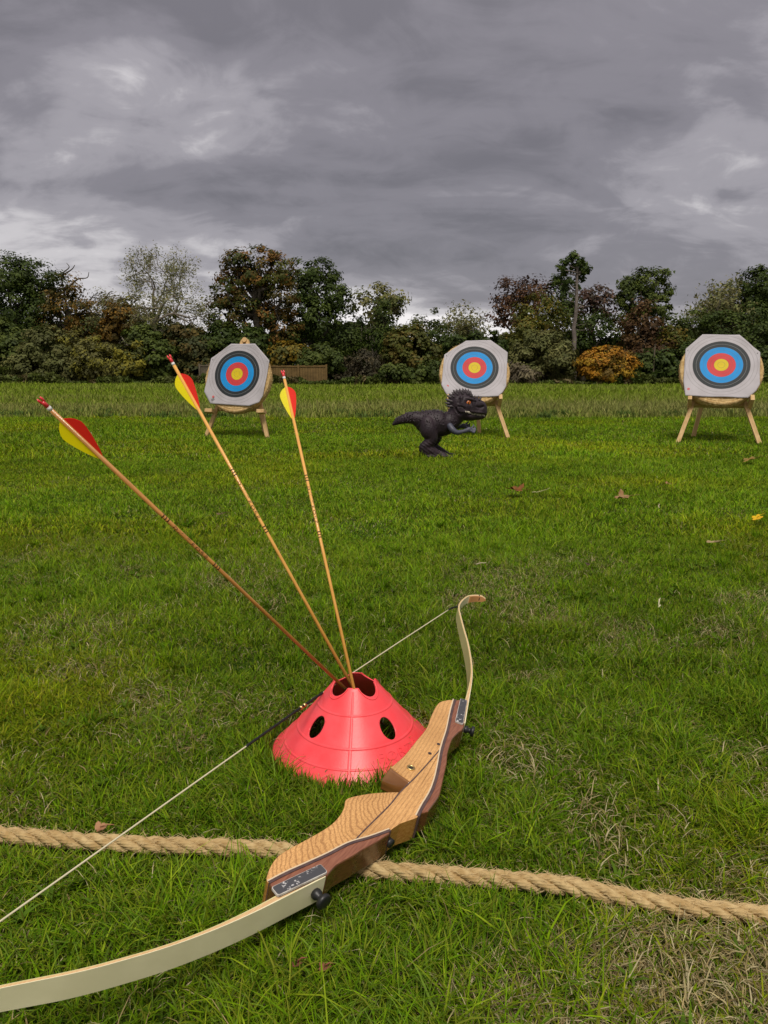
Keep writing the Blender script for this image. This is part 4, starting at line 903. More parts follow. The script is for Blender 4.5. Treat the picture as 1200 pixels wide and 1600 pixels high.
    for a, b, L in [(776, 330, 9), (788, 332, 10), (800, 333, 12), (810, 335, 14), (820, 337, 12), (834, 348, 11), (846, 354, 10), (858, 356, 9), (874, 354, 11), (886, 356, 12), (897, 357, 12), (908, 359, 13), (918, 361, 11), (932, 358, 12), (942, 361, 12), (950, 368, 10), (842, 342, 9), (866, 350, 8)]:
        for sy in (-1, 1):
            hit = bvh.ray_cast(pt(a, b, sy * 0.3), Vector((0, -sy, 0)))
            if hit[0] is None: continue
            tb = TB(); cone(tb, hit[0] + Vector((0, sy * 0.003, 0.006)), (0.05, sy * 0.30, -1), L * S * 1.35, 0.0052, 6); link('tooth', tb.mesh('tooth'), MTt, root)
    # arms (hand with four clawed fingers), blue grey
    MA = mat('blue_grey_vinyl', (0.050, 0.055, 0.085), 0.5, 0.45, var=(0.070, 0.072, 0.10), scale=15, bump=0.001)
    for sy in (-1, 1):
        yy = sy * 0.115; dx = 0 if sy < 0 else -12; dz = 0 if sy < 0 else -16
        V.clear(); Fc.clear()
        chain([(645 + dx, 448 + dz, 27, yy * 0.9), (665 + dx, 478 + dz, 27, yy * 1.15), (700 + dx, 500 + dz, 22, yy * 1.25), (750 + dx, 494 + dz, 17, yy * 1.15), (792 + dx, 484 + dz, 18, yy)], 1, 14)
        ell(pt(808 + dx, 480 + dz, yy * 0.97), (0.030, 0.022, 0.026))
        for k, (fa, fb, l1) in enumerate([(-40, 0.018, 22), (-12, 0.008, 27), (10, -0.006, 27), (32, -0.018, 22)]):
            ca, sa = math.cos(R(fa)), math.sin(R(fa)); x1, z1 = 815 + dx + ca * 14, 482 + dz + sa * 16
            chain([(x1, z1, 9.5, yy + fb), (x1 + ca * l1, z1 + sa * l1, 9, yy + fb * 1.3), (x1 + ca * l1 + 10, z1 + sa * l1 - 12, 6, yy + fb * 1.2 - sy * 0.006), (x1 + ca * l1 + 6, z1 + sa * l1 - 22, 3, yy + fb - sy * 0.012)], 1, 8, 3)
        m = pymesh('arm', V, Fc); a = link('arm', m); rm = a.modifiers.new('r', 'REMESH'); rm.mode = 'VOXEL'; rm.voxel_size = 0.0035; s_ = a.modifiers.new('s', 'SMOOTH'); s_.iterations = 3
        m2 = baked(a); a.modifiers.clear(); a.data = m2; m2.materials.clear(); m2.materials.append(MA); m2.polygons.foreach_set('use_smooth', np.ones(len(m2.polygons), bool)); a.parent = root
    # toe claws
    MC = mat('claw_black', (0.012, 0.011, 0.012), 0.35, 0.5)
    for sy, dx in ((-1, 0), (1, 62)):
        for t in (-1, 0, 1):
            tb = TB(); p = pt(662 + dx * 0.6 - abs(t) * 12, 710, sy * 0.0935 + t * 0.046); tb.tube([p, p + Vector((0.022, 0, 0.002)), p + Vector((0.040, 0, -0.010))], [0.011, 0.007, 0.001], 8); link('toe_claw', tb.mesh('toe_claw'), MC, root)

# ================================================================== CONE
def build_cone():
    root = empty('marker_cone', (CONE_C[0], CONE_C[1], 0.0), label='red plastic marker cone with round holes and notched top holding arrows', category='cone')
    RED = mat('coral_red_plastic', (1.0, 0.070, 0.085), 0.36, 0.45, transl=0.05, var=(1.0, 0.10, 0.118), scale=26, bump=0.0002, bscale=300)
    def rad(z): return CONE_R + (CONE_RT - CONE_R) * (z / CONE_H) ** 0.90
    # shell
    nz, na = 60, 144; t = 0.0026
    Vv = []; Fc = []
    zs = [i / nz * CONE_H for i in range(nz + 1)]
    for side in (0, 1):
        for z in zs:
            for j in range(na):
                a = j / na * 2 * math.pi; r = rad(z) - side * t; Vv.append((r * math.cos(a), r * math.sin(a), z - (0.001 if side and z == 0 else 0)))
    def id_(s, i, j): return s * (nz + 1) * na + i * na + j % na
    for i in range(nz):
        for j in range(na):
            Fc.append((id_(0, i, j), id_(0, i, j + 1), id_(0, i + 1, j + 1), id_(0, i + 1, j)))
            Fc.append((id_(1, i, j), id_(1, i + 1, j), id_(1, i + 1, j + 1), id_(1, i, j + 1)))
    for j in range(na):
        Fc.append((id_(0, nz, j), id_(0, nz, j + 1), id_(1, nz, j + 1), id_(1, nz, j)))
        Fc.append((id_(0, 0, j + 1), id_(0, 0, j), id_(1, 0, j), id_(1, 0, j + 1)))
    o = link('shell', pymesh('shell', Vv, Fc, True), RED, root)
    # cutters: four holes, four notches
    AZ0 = -math.pi / 2 - R(2.5)
    cut = TB(); slope = math.atan2(CONE_R - CONE_RT, CONE_H)
    def ecyl(c, axis, ru, rv, L, k=40):
        ax = Vector(axis).normalized(); s = Vector((0, 0, 1)).cross(ax).normalized(); u = ax.cross(s)
        b = cut.n
        for e in (-1, 1):
            for q in range(k):
                a = q / k * 2 * math.pi; p = Vector(c) + ax * e * L / 2 + s * ru * math.cos(a) + u * rv * math.sin(a); cut.V.append(tuple(p))
        cut.n += 2 * k; cut.Fc.append(tuple(b + q for q in range(k))[::-1]); cut.Fc.append(tuple(b + k + q for q in range(k)))
        for q in range(k): cut.Fc.append((b + q, b + (q + 1) % k, b + k + (q + 1) % k, b + k + q))
    for q in range(4):
        a = AZ0 + R(45) + q * math.pi / 2; z = 0.0780; c = Vector((math.cos(a) * rad(z), math.sin(a) * rad(z), z))
        ecyl(c, (math.cos(a) * math.cos(slope), math.sin(a) * math.cos(slope), math.sin(slope)), 0.0165, 0.0245, 0.06)
        z = CONE_H + 0.002; c = Vector((math.cos(a) * rad(CONE_H), math.sin(a) * rad(CONE_H), z))
        ecyl(c, (math.cos(a), math.sin(a), 0.25), 0.0215, 0.0225, 0.05)
    co = link('cutter', cut.mesh('cutter', False))
    bpy.context.view_layer.update()
    o.parent = None; bo = o.modifiers.new('b', 'BOOLEAN'); bo.object = co; bo.operation = 'DIFFERENCE'; bo.solver = 'EXACT'
    me = baked(o); o.modifiers.clear(); o.data = me; o.parent = root; bpy.data.objects.remove(co)
    me.materials.clear(); me.materials.append(RED)
    # raised bands and ribs
    def band(z, w, h):
        V2 = []; F2 = []; prof = [(-w / 2 - 0.0016, -0.0006), (-w / 2, h * 0.7), (0, h), (w / 2 + 0.0016, -0.0006)]; cs, sn = math.cos(slope), math.sin(slope)
        for j in range(na):
            a = j / na * 2 * math.pi
            for (s_, n_) in prof:
                zz = z + s_ * cs; r = rad(zz) + n_ * cs; V2.append((r * math.cos(a), r * math.sin(a), zz + n_ * sn))
        m = 4
        for j in range(na):
            for k in range(m - 1): F2.append((j * m + k, ((j + 1) % na) * m + k, ((j + 1) % na) * m + k + 1, j * m + k + 1))
        link('raised_band', pymesh('raised_band', V2, F2, True), RED, root)
    band(0.1060, 0.0042, 0.0012); band(0.0560, 0.0050, 0.0013); band(0.0260, 0.0036, 0.0011)
    for q in range(4):
        a = AZ0 + q * math.pi / 2; tb = TB(); s = Vector((-math.sin(a), math.cos(a), 0)); V2 = []; F2 = []
        for i in range(25):
            z = 0.003 + (CONE_H - 0.009) * i / 24; r = rad(z); wv = 0.0036 - 0.0018 * i / 24
            for (e, n_) in ((-1.6, -0.0006), (-0.7, 0.0006), (0.7, 0.0006), (1.6, -0.0006)):
                p = Vector((math.cos(a) * (r + n_), math.sin(a) * (r + n_), z + n_ * 0.7)) + s * e * wv; V2.append(tuple(p))
        for i in range(24):
            for k in range(3): F2.append((i * 4 + k, i * 4 + k + 1, (i + 1) * 4 + k + 1, (i + 1) * 4 + k))
        link('rib', pymesh('rib', V2, F2, True), RED, root)
    # notch rims
    for q in range(4):
        a = AZ0 + R(45) + q * math.pi / 2; P = []
        cx, sx = math.cos(a), math.sin(a)
        for i in range(21):
            w = R(180) + R(180) * i / 20; lx = math.cos(w) * 0.0235; zz = CONE_H + 0.002 + math.sin(w) * 0.0245; zz = min(zz, CONE_H - 0.001)
            r = rad(zz) ; da = lx / r; P.append(((r + 0.0004) * math.cos(a + da), (r + 0.0004) * math.sin(a + da), zz))
        tb = TB(); tb.tube(P, 0.0014, 6); link('notch_rim', tb.mesh('notch_rim'), RED, root)
    # embossed lettering
    cu = bpy.data.curves.new('embossed_text', 'FONT'); cu.body = 'FORZA'; cu.size = 0.0260; cu.extrude = 0.0018; cu.space_character = 1.12
    to = bpy.data.objects.new('embossed_text', cu); COL.objects.link(to); me = baked(to); bpy.data.objects.remove(to)
    n = len(me.vertices); c = np.empty(n * 3); me.vertices.foreach_get('co', c); c = c.reshape(-1, 3); out = np.empty_like(c)
    cs, sn = math.cos(slope), math.sin(slope)
    a0 = AZ0 + R(23)
    zb = 0.0325
    z = zb + c[:, 1] * cs; r = rad(z); a = a0 + 1.3 * c[:, 0] / rad(zb + 0.008); nn = c[:, 2] * 0.6
    out[:, 0] = (r + nn * cs) * np.cos(a); out[:, 1] = (r + nn * cs) * np.sin(a); out[:, 2] = z + nn * sn
    me.vertices.foreach_set('co', out.ravel()); me.update(); me.name = 'embossed_text'
    link('embossed_text', me, RED, root)

# ================================================================== ARROWS
def build_arrows():
    MWD = mat('arrow_wood', (0.82, 0.44, 0.10), 0.35, 0.5, var=(0.72, 0.35, 0.07), scale=8, stretch=(60, 60, 4), coat=0.3)
    MWH = mat('white_crest', (0.75, 0.75, 0.72), 0.5); MNK = mat('red_nock', (0.75, 0.04, 0.05), 0.3, 0.5, coat=0.3)
    MY = mat('yellow_vane', (0.95, 0.86, 0.0), 0.5, 0.3, transl=0.35); MR = mat('red_vane', (1.0, 0.05, 0.03), 0.5, 0.3, transl=0.35)
    MIN = mat('brown_ink', (0.055, 0.020, 0.015), 0.5); MTIP = mat('steel_point', (0.45, 0.45, 0.46), 0.3, metal=1.0)
    def cpt(px, py, d):
        cp, sp = math.cos(PITCH), math.sin(PITCH); a = (px - 600) / F_PX; b = (800 - py) / F_PX
        return Vector((a * d, (cp + sp * b) * d, H + (-sp + cp * b) * d))
    MW1 = mat('shade_toned_arrow_wood', (0.55, 0.25, 0.055), 0.35, 0.5, var=(0.42, 0.18, 0.04), scale=8, stretch=(60, 60, 4), coat=0.3)  # leftmost shaft: the shade along its lower side is put into the wood colour
    specs = [((58, 620), 1.10, (532, 1069), 1.60, 'arrow leaning far left with nock nearest the camera, leftmost of three', 0.235, 0.30, 0.565, 0.62, R(25)),
             ((262, 553), 1.58, (545, 1062), 1.62, 'arrow in the middle of the three, its red nock highest', 0.36, 0.42, 0, 0, R(5)),
             ((441, 577), 1.80, (549, 1058), 1.60, 'most upright arrow, rightmost of the three', 0, 0, 0, 0, R(0))]
    rad = 0.0034
    for k, (a, da, b, db, lab, *_r) in enumerate(specs):
        P1 = cpt(*a, da); P2 = cpt(*b, db); ax = (P2 - P1).normalized(); Lvis = (P2 - P1).length
        # run on into the cone until just above the ground
        ext = max(0.02, min((P2.z - 0.012) / max(1e-3, -ax.z), 0.21)); L = Lvis + ext
        # frame: local -Z to the tip; local X faces the camera
        z = -ax; tocam = (Vector((0, 0, H)) - (P1 + P2) / 2).normalized(); x = (tocam - z * tocam.dot(z)).normalized(); y = z.cross(x)
        M = Matrix((x, y, z)).transposed().to_4x4(); M.translation = P1
        root = empty('arrow', label=lab, category='arrow', group='arrows standing in the red cone'); root.matrix_world = M
        tb = TB(); tb.tube([(0, 0, -0.020), (0, 0, -L + 0.02)], rad, 16); link('shaft', tb.mesh('shaft'), MW1 if k == 0 else MWD, root)
        tb = TB(); tb.tube([(0, 0, -L + 0.02), (0, 0, -L + 0.006), (0, 0, -L)], [rad * 1.02, rad * 0.8, 0.0006], 12); link('point', tb.mesh('point'), MTIP, root)
        tb = TB(); tb.tube([(0, 0, -0.0265), (0, 0, -0.020)], rad * 1.04, 16); link('white_band', tb.mesh('white_band'), MWH, root)
        # nock: tapered base with two prongs
        tb = TB(); tb.tube([(0, 0, -0.021), (0, 0, -0.013), (0, 0, -0.010)], [rad * 1.05, rad * 0.95, rad * 0.85], 14)
        for s in (-1, 1):
            tb.tube([(0, s * 0.0020, -0.012), (0, s * 0.0027, -0.006), (0, s * 0.0026, -0.0025)], [0.0022, 0.0019, 0.0011], 8)
        link('nock', tb.mesh('nock'), MNK, root)
        # vanes: parabolic outline, thin plates
        def vane(ang, m):
            out = [(0.0, 0.0)]; V2 = []; z0, z1 = -0.047, -0.129; hh = 0.0158; n = 16; top = []
            for i in range(n + 1):
                t = i / n; e = (math.sin(min(1, t / 0.28) * math.pi / 2) ** 0.75) if t < 0.28 else max(0.0, (1 - ((t - 0.28) / 0.72) ** 1.35)) ** 0.9
                top.append((e * hh, z0 + (z1 - z0) * t))
            ca, sa = math.cos(ang), math.sin(ang)
            for off in (-0.0003, 0.0003):
                for r_, zz in [(rad * 0.95, q[1]) for q in top] + [(rad * 0.95 + q[0], q[1]) for q in reversed(top)]:
                    V2.append((ca * r_ - sa * off, sa * r_ + ca * off, zz))
            m_ = len(top) * 2; F2 = []
            for i in range(n):
                q = (i, i + 1, m_ - 2 - i, m_ - 1 - i); F2.append(q); F2.append(tuple(m_ + j for j in q)[::-1])
                F2.append((m_ - 1 - i, m_ - 2 - i, 2 * m_ - 2 - i, 2 * m_ - 1 - i))
            link('vane', pymesh('vane', V2, F2), m, root)
        # the yellow vane lies to the picture's left, the red one to the right
        vane(R(-82), MY); vane(R(75), MR); vane(R(178), MY)
        s0 = 0.27
        for zb in (s0, s0 + 0.135):
            for e in (0.0, 0.0125):
                tb = TB(); tb.tube([(0, 0, -zb - e), (0, 0, -zb - e - 0.0022)], rad + 0.00012, 16, False); link('ink_band', tb.mesh('ink_band'), MIN, root)
            tb = TB(); tb.tube([(0, 0, -zb - 0.0065), (0, 0, -zb - 0.0085)], rad + 0.00010, 16, False); link('ink_band', tb.mesh('ink_band'), MIN, root)
        # printed word along the shaft
        cu = bpy.data.curves.new('printed_text', 'FONT'); cu.body = 'SPORTING'; cu.size = 0.0082; cu.space_character = 1.45
        to = bpy.data.objects.new('printed_text', cu); COL.objects.link(to); me = baked(to); bpy.data.objects.remove(to)
        n = len(me.vertices); c = np.empty(n * 3); me.vertices.foreach_get('co', c); c = c.reshape(-1, 3); w = c[:, 0].max(); out = np.empty_like(c)
        th = (c[:, 1] - 0.003) / rad * 0.95; rr = rad + 0.00025; fac = 0.088 / w
        out[:, 0] = rr * np.cos(th); out[:, 1] = -rr * np.sin(th) * -1; out[:, 2] = -(s0 + 0.028) - 0.088 + c[:, 0] * fac
        me.vertices.foreach_set('co', out.ravel()); me.update(); link('printed_text', me, MIN, root)

# ================================================================== ROPE
def build_rope():
    P2 = crom(ROPE, 40); d = np.concatenate([[0], np.cumsum(np.hypot(*np.diff(P2, axis=0).T))])
    n = int(d[-1] / 0.0032); s = np.linspace(0, d[-1], n); x = np.interp(s, d, P2[:, 0]); y = np.interp(s, d, P2[:, 1])
    z = gz(x, y) + 0.0138 + 0.0025 * np.sin(s * 9)
    C = np.stack([x, y, z], 1); T = np.gradient(C, axis=0); T /= np.linalg.norm(T, axis=1)[:, None]
    A = np.cross(T, [0, 0, 1.0]); A /= np.linalg.norm(A, axis=1)[:, None]; B = np.cross(T, A)
    root = empty('thick_rope', (0, 0, 0), label='thick three strand tan hemp rope lying across the lawn under the bow', category='rope')
    MRP = mat('hemp_rope', (0.40, 0.27, 0.115), 0.85, 0.15, var=(0.56, 0.42, 0.21), scale=60, bump=0.0008, bscale=500)
    MFZ = mat('hemp_fuzz', (0.62, 0.47, 0.25), 0.8, 0.1)
    pitch = 0.108; Rr = 0.0073; rs = 0.0069; k = 26
    rng = np.random.default_rng(3)
    for q in range(3):
        ph = s / pitch * 2 * math.pi + q * 2 * math.pi / 3
        cc = C + A * (np.cos(ph) * Rr)[:, None] + B * (np.sin(ph) * Rr)[:, None]
        Tt, N1, N2 = frames(cc); th = np.arange(k) * 2 * math.pi / k
        tw = s / 0.045 * 2 * math.pi
        yarn = 1 + 0.10 * np.cos(8 * (th[None, :]) - 0) * 1.0
        rr = rs * yarn * (1 + 0.03 * rng.normal(0, 1, (n, 1)) * 0.5)
        ang = th[None, :] - tw[:, None] * 0.55
        V = cc[:, None, :] + (N1[:, None, :] * np.cos(ang)[:, :, None] + N2[:, None, :] * np.sin(ang)[:, :, None]) * rr[:, :, None]
        i, j = np.meshgrid(np.arange(n - 1), np.arange(k), indexing='ij'); a = (i * k + j).ravel(); b = (i * k + (j + 1) % k).ravel()
        Q = np.stack([a, b, b + k, a + k], 1)
        me = new_mesh('strand', V.reshape(-1, 3), Q.ravel(), np.arange(len(Q)) * 4, np.full(len(Q), 4), smooth=True)
        link('strand', me, MRP, root)
    tb = TB()
    for i in range(2600):
        a = rng.integers(2, n - 2); th = rng.uniform(-0.3, 3.4); rr = 0.0132
        p = C[a] + A[a] * math.cos(th) * rr - B[a] * math.sin(th) * rr * 1.0
        dirn = A[a] * math.cos(th) * 0.5 - B[a] * math.sin(th) * 0.5 + T[a] * rng.choice([-1, 1]) * rng.uniform(0.6, 1.8) + rng.normal(0, 0.35, 3)
        L = rng.uniform(0.005, 0.018); dirn /= np.linalg.norm(dirn); tb.tube([p - dirn * 0.002, p + dirn * L * 0.5, p + dirn * L + rng.normal(0, 0.0025, 3)], [0.0003, 0.0003, 0.00018], 3, False)
    link('loose_fibres', tb.mesh('loose_fibres', False), MFZ, root, kind='stuff')

# ================================================================== BOW
def wood_mat(name, light, darkc, centers, ring=55, rough=0.35, coat=0.25, lin=(8, 90, 30)):
    m = bpy.data.materials.new(name); m.use_nodes = True; N = m.node_tree.nodes; L = m.node_tree.links
    b = N['Principled BSDF']; b.inputs['Roughness'].default_value = rough; b.inputs['Specular IOR Level'].default_value = 0.45; b.inputs['Coat Weight'].default_value = coat; b.inputs['Coat Roughness'].default_value = 0.25
    tc = N.new('ShaderNodeTexCoord')
    def mapping(loc, sc, rot=(0, 0, 0)):
        mp = N.new('ShaderNodeMapping'); mp.vector_type = 'TEXTURE' if False else 'POINT'; mp.inputs['Location'].default_value = loc; mp.inputs['Scale'].default_value = sc; mp.inputs['Rotation'].default_value = rot; L.new(tc.outputs['Object'], mp.inputs[0]); return mp.outputs[0]
    # growth rings: cylinders almost parallel to the riser, wavering
    w = N.new('ShaderNodeTexWave'); w.wave_type = 'RINGS'; w.rings_direction = 'SPHERICAL'; w.inputs['Scale'].default_value = ring
    w.inputs['Distortion'].default_value = 7.0; w.inputs['Detail'].default_value = 2.0; w.inputs['Detail Scale'].default_value = 0.35
    nd_ = N.new('ShaderNodeTexNoise'); nd_.inputs['Scale'].default_value = 22; nd_.inputs['Detail'].default_value = 3; L.new(tc.outputs['Object'], nd_.inputs['Vector'])
    vm = N.new('ShaderNodeVectorMath'); vm.operation = 'MULTIPLY_ADD'; L.new(nd_.outputs['Color'], vm.inputs[0]); vm.inputs[1].default_value = (0.022, 0.022, 0.0); L.new(mapping(*centers), vm.inputs[2])
    L.new(vm.outputs[0], w.inputs['Vector'])
    n1 = N.new('ShaderNodeTexNoise'); n1.inputs['Scale'].default_value = 14; n1.inputs['Detail'].default_value = 6; n1.inputs['Roughness'].default_value = 0.65; L.new(mapping((0, 0, 0), lin, (0, 0, R(14))), n1.inputs['Vector'])
    n2 = N.new('ShaderNodeTexNoise'); n2.inputs['Scale'].default_value = 9; n2.inputs['Detail'].default_value = 3; L.new(tc.outputs['Object'], n2.inputs['Vector'])
    r1 = N.new('ShaderNodeValToRGB'); L.new(w.outputs['Fac'], r1.inputs[0]); r1.color_ramp.elements[0].color = (*darkc, 1); r1.color_ramp.elements[0].position = 0.0; r1.color_ramp.elements[1].color = (*light, 1); r1.color_ramp.elements[1].position = 0.45
    r2 = N.new('ShaderNodeValToRGB'); L.new(n1.outputs['Fac'], r2.inputs[0]); r2.color_ramp.elements[0].color = (0.62, 0.52, 0.42, 1); r2.color_ramp.elements[0].position = 0.40; r2.color_ramp.elements[1].color = (1.05, 1.05, 1.05, 1); r2.color_ramp.elements[1].position = 0.56
    r3 = N.new('ShaderNodeValToRGB'); L.new(n2.outputs['Fac'], r3.inputs[0]); r3.color_ramp.elements[0].color = (0.84, 0.80, 0.74, 1); r3.color_ramp.elements[0].position = 0.35; r3.color_ramp.elements[1].color = (1.06, 1.05, 1.04, 1); r3.color_ramp.elements[1].position = 0.65
    a = N.new('ShaderNodeMix'); a.data_type = 'RGBA'; a.blend_type = 'MULTIPLY'; a.inputs[0].default_value = 0.75; L.new(r1.outputs[0], a.inputs[6]); L.new(r2.outputs[0], a.inputs[7])
    c = N.new('ShaderNodeMix'); c.data_type = 'RGBA'; c.blend_type = 'MULTIPLY'; c.inputs[0].default_value = 1; L.new(a.outputs[2], c.inputs[6]); L.new(r3.outputs[0], c.inputs[7]); L.new(c.outputs[2], b.inputs['Base Color'])
    bp = N.new('ShaderNodeBump'); bp.inputs['Distance'].default_value = 0.0003; L.new(n1.outputs['Fac'], bp.inputs['Height']); L.new(bp.outputs[0], b.inputs['Normal'])
    return m
def build_bow():
    root = empty('recurve_bow', label='strung wooden recurve bow with cream limbs lying in front of the red cone', category='bow'); root.matrix_world = BM
    LIGHT = (0.74, 0.43, 0.165)
    M_UP = wood_mat('honey_wood', LIGHT, (0.60, 0.34, 0.13), ((0.4, -0.9, 0.05), (1.0, 6.0, 1.2)), ring=9, lin=(7, 90, 60))
    M_GR = wood_mat('grip_wood', LIGHT, (0.50, 0.265, 0.095), ((-0.030, 0.014, 0.0), (0.62, 1.30, 3.0)), ring=44, lin=(14, 50, 60))
    M_MH = mat('mahogany', (0.20, 0.068, 0.035), 0.35, 0.45, var=(0.30, 0.12, 0.065), scale=14, stretch=(3, 30, 30), coat=0.25)
    M_DK = mat('dark_laminate', (0.075, 0.045, 0.045), 0.45, 0.4, var=(0.11, 0.07, 0.065), scale=60); M_LT = mat('maple_laminate', (0.70, 0.56, 0.38), 0.4, 0.4)
    M_CR = mat('cream_glass', (0.88, 0.83, 0.56), 0.32, 0.5, var=(0.80, 0.75, 0.49), scale=14, coat=0.2, bump=0.0003, bscale=60); M_YL = mat('yellow_cream_glass', (0.92, 0.85, 0.44), 0.32, 0.5, coat=0.2, transl=0.3)
    M_ED = mat('limb_core_wood', (0.72, 0.50, 0.27), 0.45, 0.4, var=(0.60, 0.38, 0.18), scale=20, stretch=(3, 40, 40)); M_TIPW = mat('tip_wood', (0.62, 0.30, 0.12), 0.35, 0.5, coat=0.3)
    M_BK = mat('black_plastic', (0.014, 0.015, 0.016), 0.42, 0.5); M_STR = mat('cream_string', (0.66, 0.60, 0.42), 0.7, 0.2); M_SRV = mat('black_serving', (0.012, 0.014, 0.013), 0.6, 0.3); M_BR = mat('brass', (0.70, 0.52, 0.22), 0.3, metal=1.0)
    # --- riser woods
    def slab(name, pts, m, z0=-TH, z1=0.0, bv=0.0035, seg=3):
        V, Fc = prism(list(pts), z0, z1); o = link(name, pymesh(name, V, Fc), m, root)
        if bv: bevel(o, bv, seg, 35); 
        for p in o.data.polygons: p.use_smooth = False
        return o
    def inset_line(L_, a, b):  # offset of a polyline sideways
        P = np.array(L_, float); T = np.gradient(P, axis=0); T /= np.linalg.norm(T, axis=1)[:, None]; Nn = np.stack([-T[:, 1], T[:, 0]], 1); return P + Nn * a, P + Nn * b
    ci = BELLY.index((0.0377, -0.0098))
    belly_lo = [tuple(p) for p in crom(BELLY[:ci + 1], 3)]; belly_hi = [tuple(p) for p in crom(BELLY[ci + 2:], 3)]
    su = [tuple(p) for p in crom(STRIPE_U, 3)]; sl = [tuple(p) for p in crom(STRIPE_L, 3)]
    LBk = LINE_B
    xs = [p[0] for p in LBk]
    # grip piece (towards the string, below the shelf), cut along the fine dark line
    lb_lo = [p for p in LBk if p[0] < 0.05][::1]
    end_lo = (-0.1239, -0.0117)
    grip = belly_lo + [p for p in lb_lo if p[0] < 0.037] + [p for p in sl if p[0] < -0.128]
    o = slab('grip_wood', grip, M_GR)
    # upper block with the sight window
    upper = [(0.0901, 0.0356)] + belly_hi[0:] + [(0.4109, 0.0435)] + [p for p in su if 0.2295 < p[0] < 0.408] + [(0.2281, -0.0106), (0.1461, -0.0125), (0.0907, -0.0129), (0.079, -0.0126)]
    V, Fc = prism(upper, -TH, 0.0); o = link('upper_wood', pymesh('upper_wood', V, Fc), M_UP, root); bevel(o, 0.004, 3, 35)
    # rounded end of the upper block facing the arrow shelf
    V = []; Fc = []; nn = 14; rr = 12
    A0 = Vector((0.0905, 0.0350)); A1 = Vector((0.0790, -0.0120)); dirv = Vector((-0.97, 0.24)).normalized()
    for i in range(nn + 1):
        q = A0.lerp(A1, i / nn)
        for j in range(rr + 1):
            a = j / rr * math.pi / 2; z = -0.002 - (TH - 0.006) * j / rr; bul = 0.017 * math.sin(min(1, j / rr * 1.3) * math.pi / 2 * 1.25) * (1 - (i / nn) * 0.75)
            V.append((q.x + dirv.x * bul - 0.0006, q.y + dirv.y * bul, z))
    for i in range(nn):
        for j in range(rr): Fc.append((i * (rr + 1) + j, i * (rr + 1) + j + 1, (i + 1) * (rr + 1) + j + 1, (i + 1) * (rr + 1) + j))
    M_END = mat('polished_end_grain', (0.17, 0.065, 0.016), 0.22, 0.5, var=(0.28, 0.12, 0.035), scale=12, coat=0.5)
    o = link('window_end', pymesh('window_end', V, Fc, True), M_END, root); s_ = o.modifiers.new('t', 'SOLIDIFY'); s_.thickness = 0.004; s_.offset = 0
    # middle piece between the fine line and the back stripe
    mid_ = [(0.2281, -0.0106), (0.1461, -0.0125), (0.0907, -0.0129), (0.0381, -0.0115), (-0.0021, -0.0137), (-0.0527, -0.0126), (-0.0935, -0.0117), (-0.1239, -0.0117)] + [p for p in sl if p[0] > -0.128][::-1] + [(-0.0335, -0.0487)] + [p for p in su if -0.01 < p[0] < 0.2295][::-1]
    M_MID = wood_mat('honey_wood_middle', (0.73, 0.425, 0.165), (0.58, 0.325, 0.125), ((0.2, -0.5, 0.02), (0.9, 4.2, 1.2)), ring=11, lin=(9, 80, 60))
    slab('middle_wood', mid_, M_MID, z1=-0.0003)
    # mahogany back pieces
    bu = [tuple(p) for p in crom(BACK_U, 3)]; blw = [tuple(p) for p in crom(BACK_L[:8], 3)] + BACK_L[8:]
    slab('mahogany_back', [p for p in su if p[0] > 0.004][::-1] + bu[::-1] if False else bu + [p for p in su if p[0] > 0.012], M_MH, z1=-0.0006)
    slab('mahogany_back', blw + sl[::-1], M_MH, z1=-0.0006)
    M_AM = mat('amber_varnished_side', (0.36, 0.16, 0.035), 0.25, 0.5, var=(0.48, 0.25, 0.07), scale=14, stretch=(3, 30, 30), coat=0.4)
    M_SD = mat('shade_toned_varnish', (0.105, 0.040, 0.015), 0.25, 0.5, var=(0.16, 0.065, 0.025), scale=12, stretch=(3, 30, 30), coat=0.4)  # mahogany sides: mostly shade, put into a darker varnish colour
    for o in list(root.children):
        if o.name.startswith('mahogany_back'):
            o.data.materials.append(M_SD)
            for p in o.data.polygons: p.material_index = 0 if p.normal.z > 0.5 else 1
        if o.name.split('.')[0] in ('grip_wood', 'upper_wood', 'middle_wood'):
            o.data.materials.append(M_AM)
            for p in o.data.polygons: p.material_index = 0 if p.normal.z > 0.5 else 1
    # --- laminate stripes, standing 0.4 mm proud
    def stripe(name, L_, off, w, m, h=0.0005):
        P = crom(L_, 6); a, b = inset_line(P, off - w / 2, off + w / 2); n = len(P); V = []
        for zz in (h, -TH - 0.0004):
            V += [(*p, zz) for p in a] + [(*p, zz) for p in b]
        Fc = []
        for i in range(n - 1):
            Fc += [(i, i + 1, n + i + 1, n + i), (2 * n + i, 3 * n + i, 3 * n + i + 1, 2 * n + i + 1), (i, 2 * n + i, 2 * n + i + 1, i + 1), (n + i, n + i + 1, 3 * n + i + 1, 3 * n + i)]
        Fc += [(0, n, 3 * n, 2 * n), (n - 1, 3 * n - 1, 4 * n - 1, 2 * n - 1)]
        link(name, pymesh(name, V, Fc), m, root)
    SU = STRIPE_U[:-1]; stripe('dark_stripe', SU, 0.0, 0.0052, M_DK); stripe('light_stripe', SU, -0.0040, 0.0024, M_LT, 0.0006)
    stripe('dark_stripe', STRIPE_L, 0.0, 0.0046, M_DK); stripe('light_stripe', STRIPE_L, -0.0034, 0.0022, M_LT, 0.0006)
    stripe('dark_stripe', LINE_B, 0.0, 0.0022, M_DK, 0.0004)
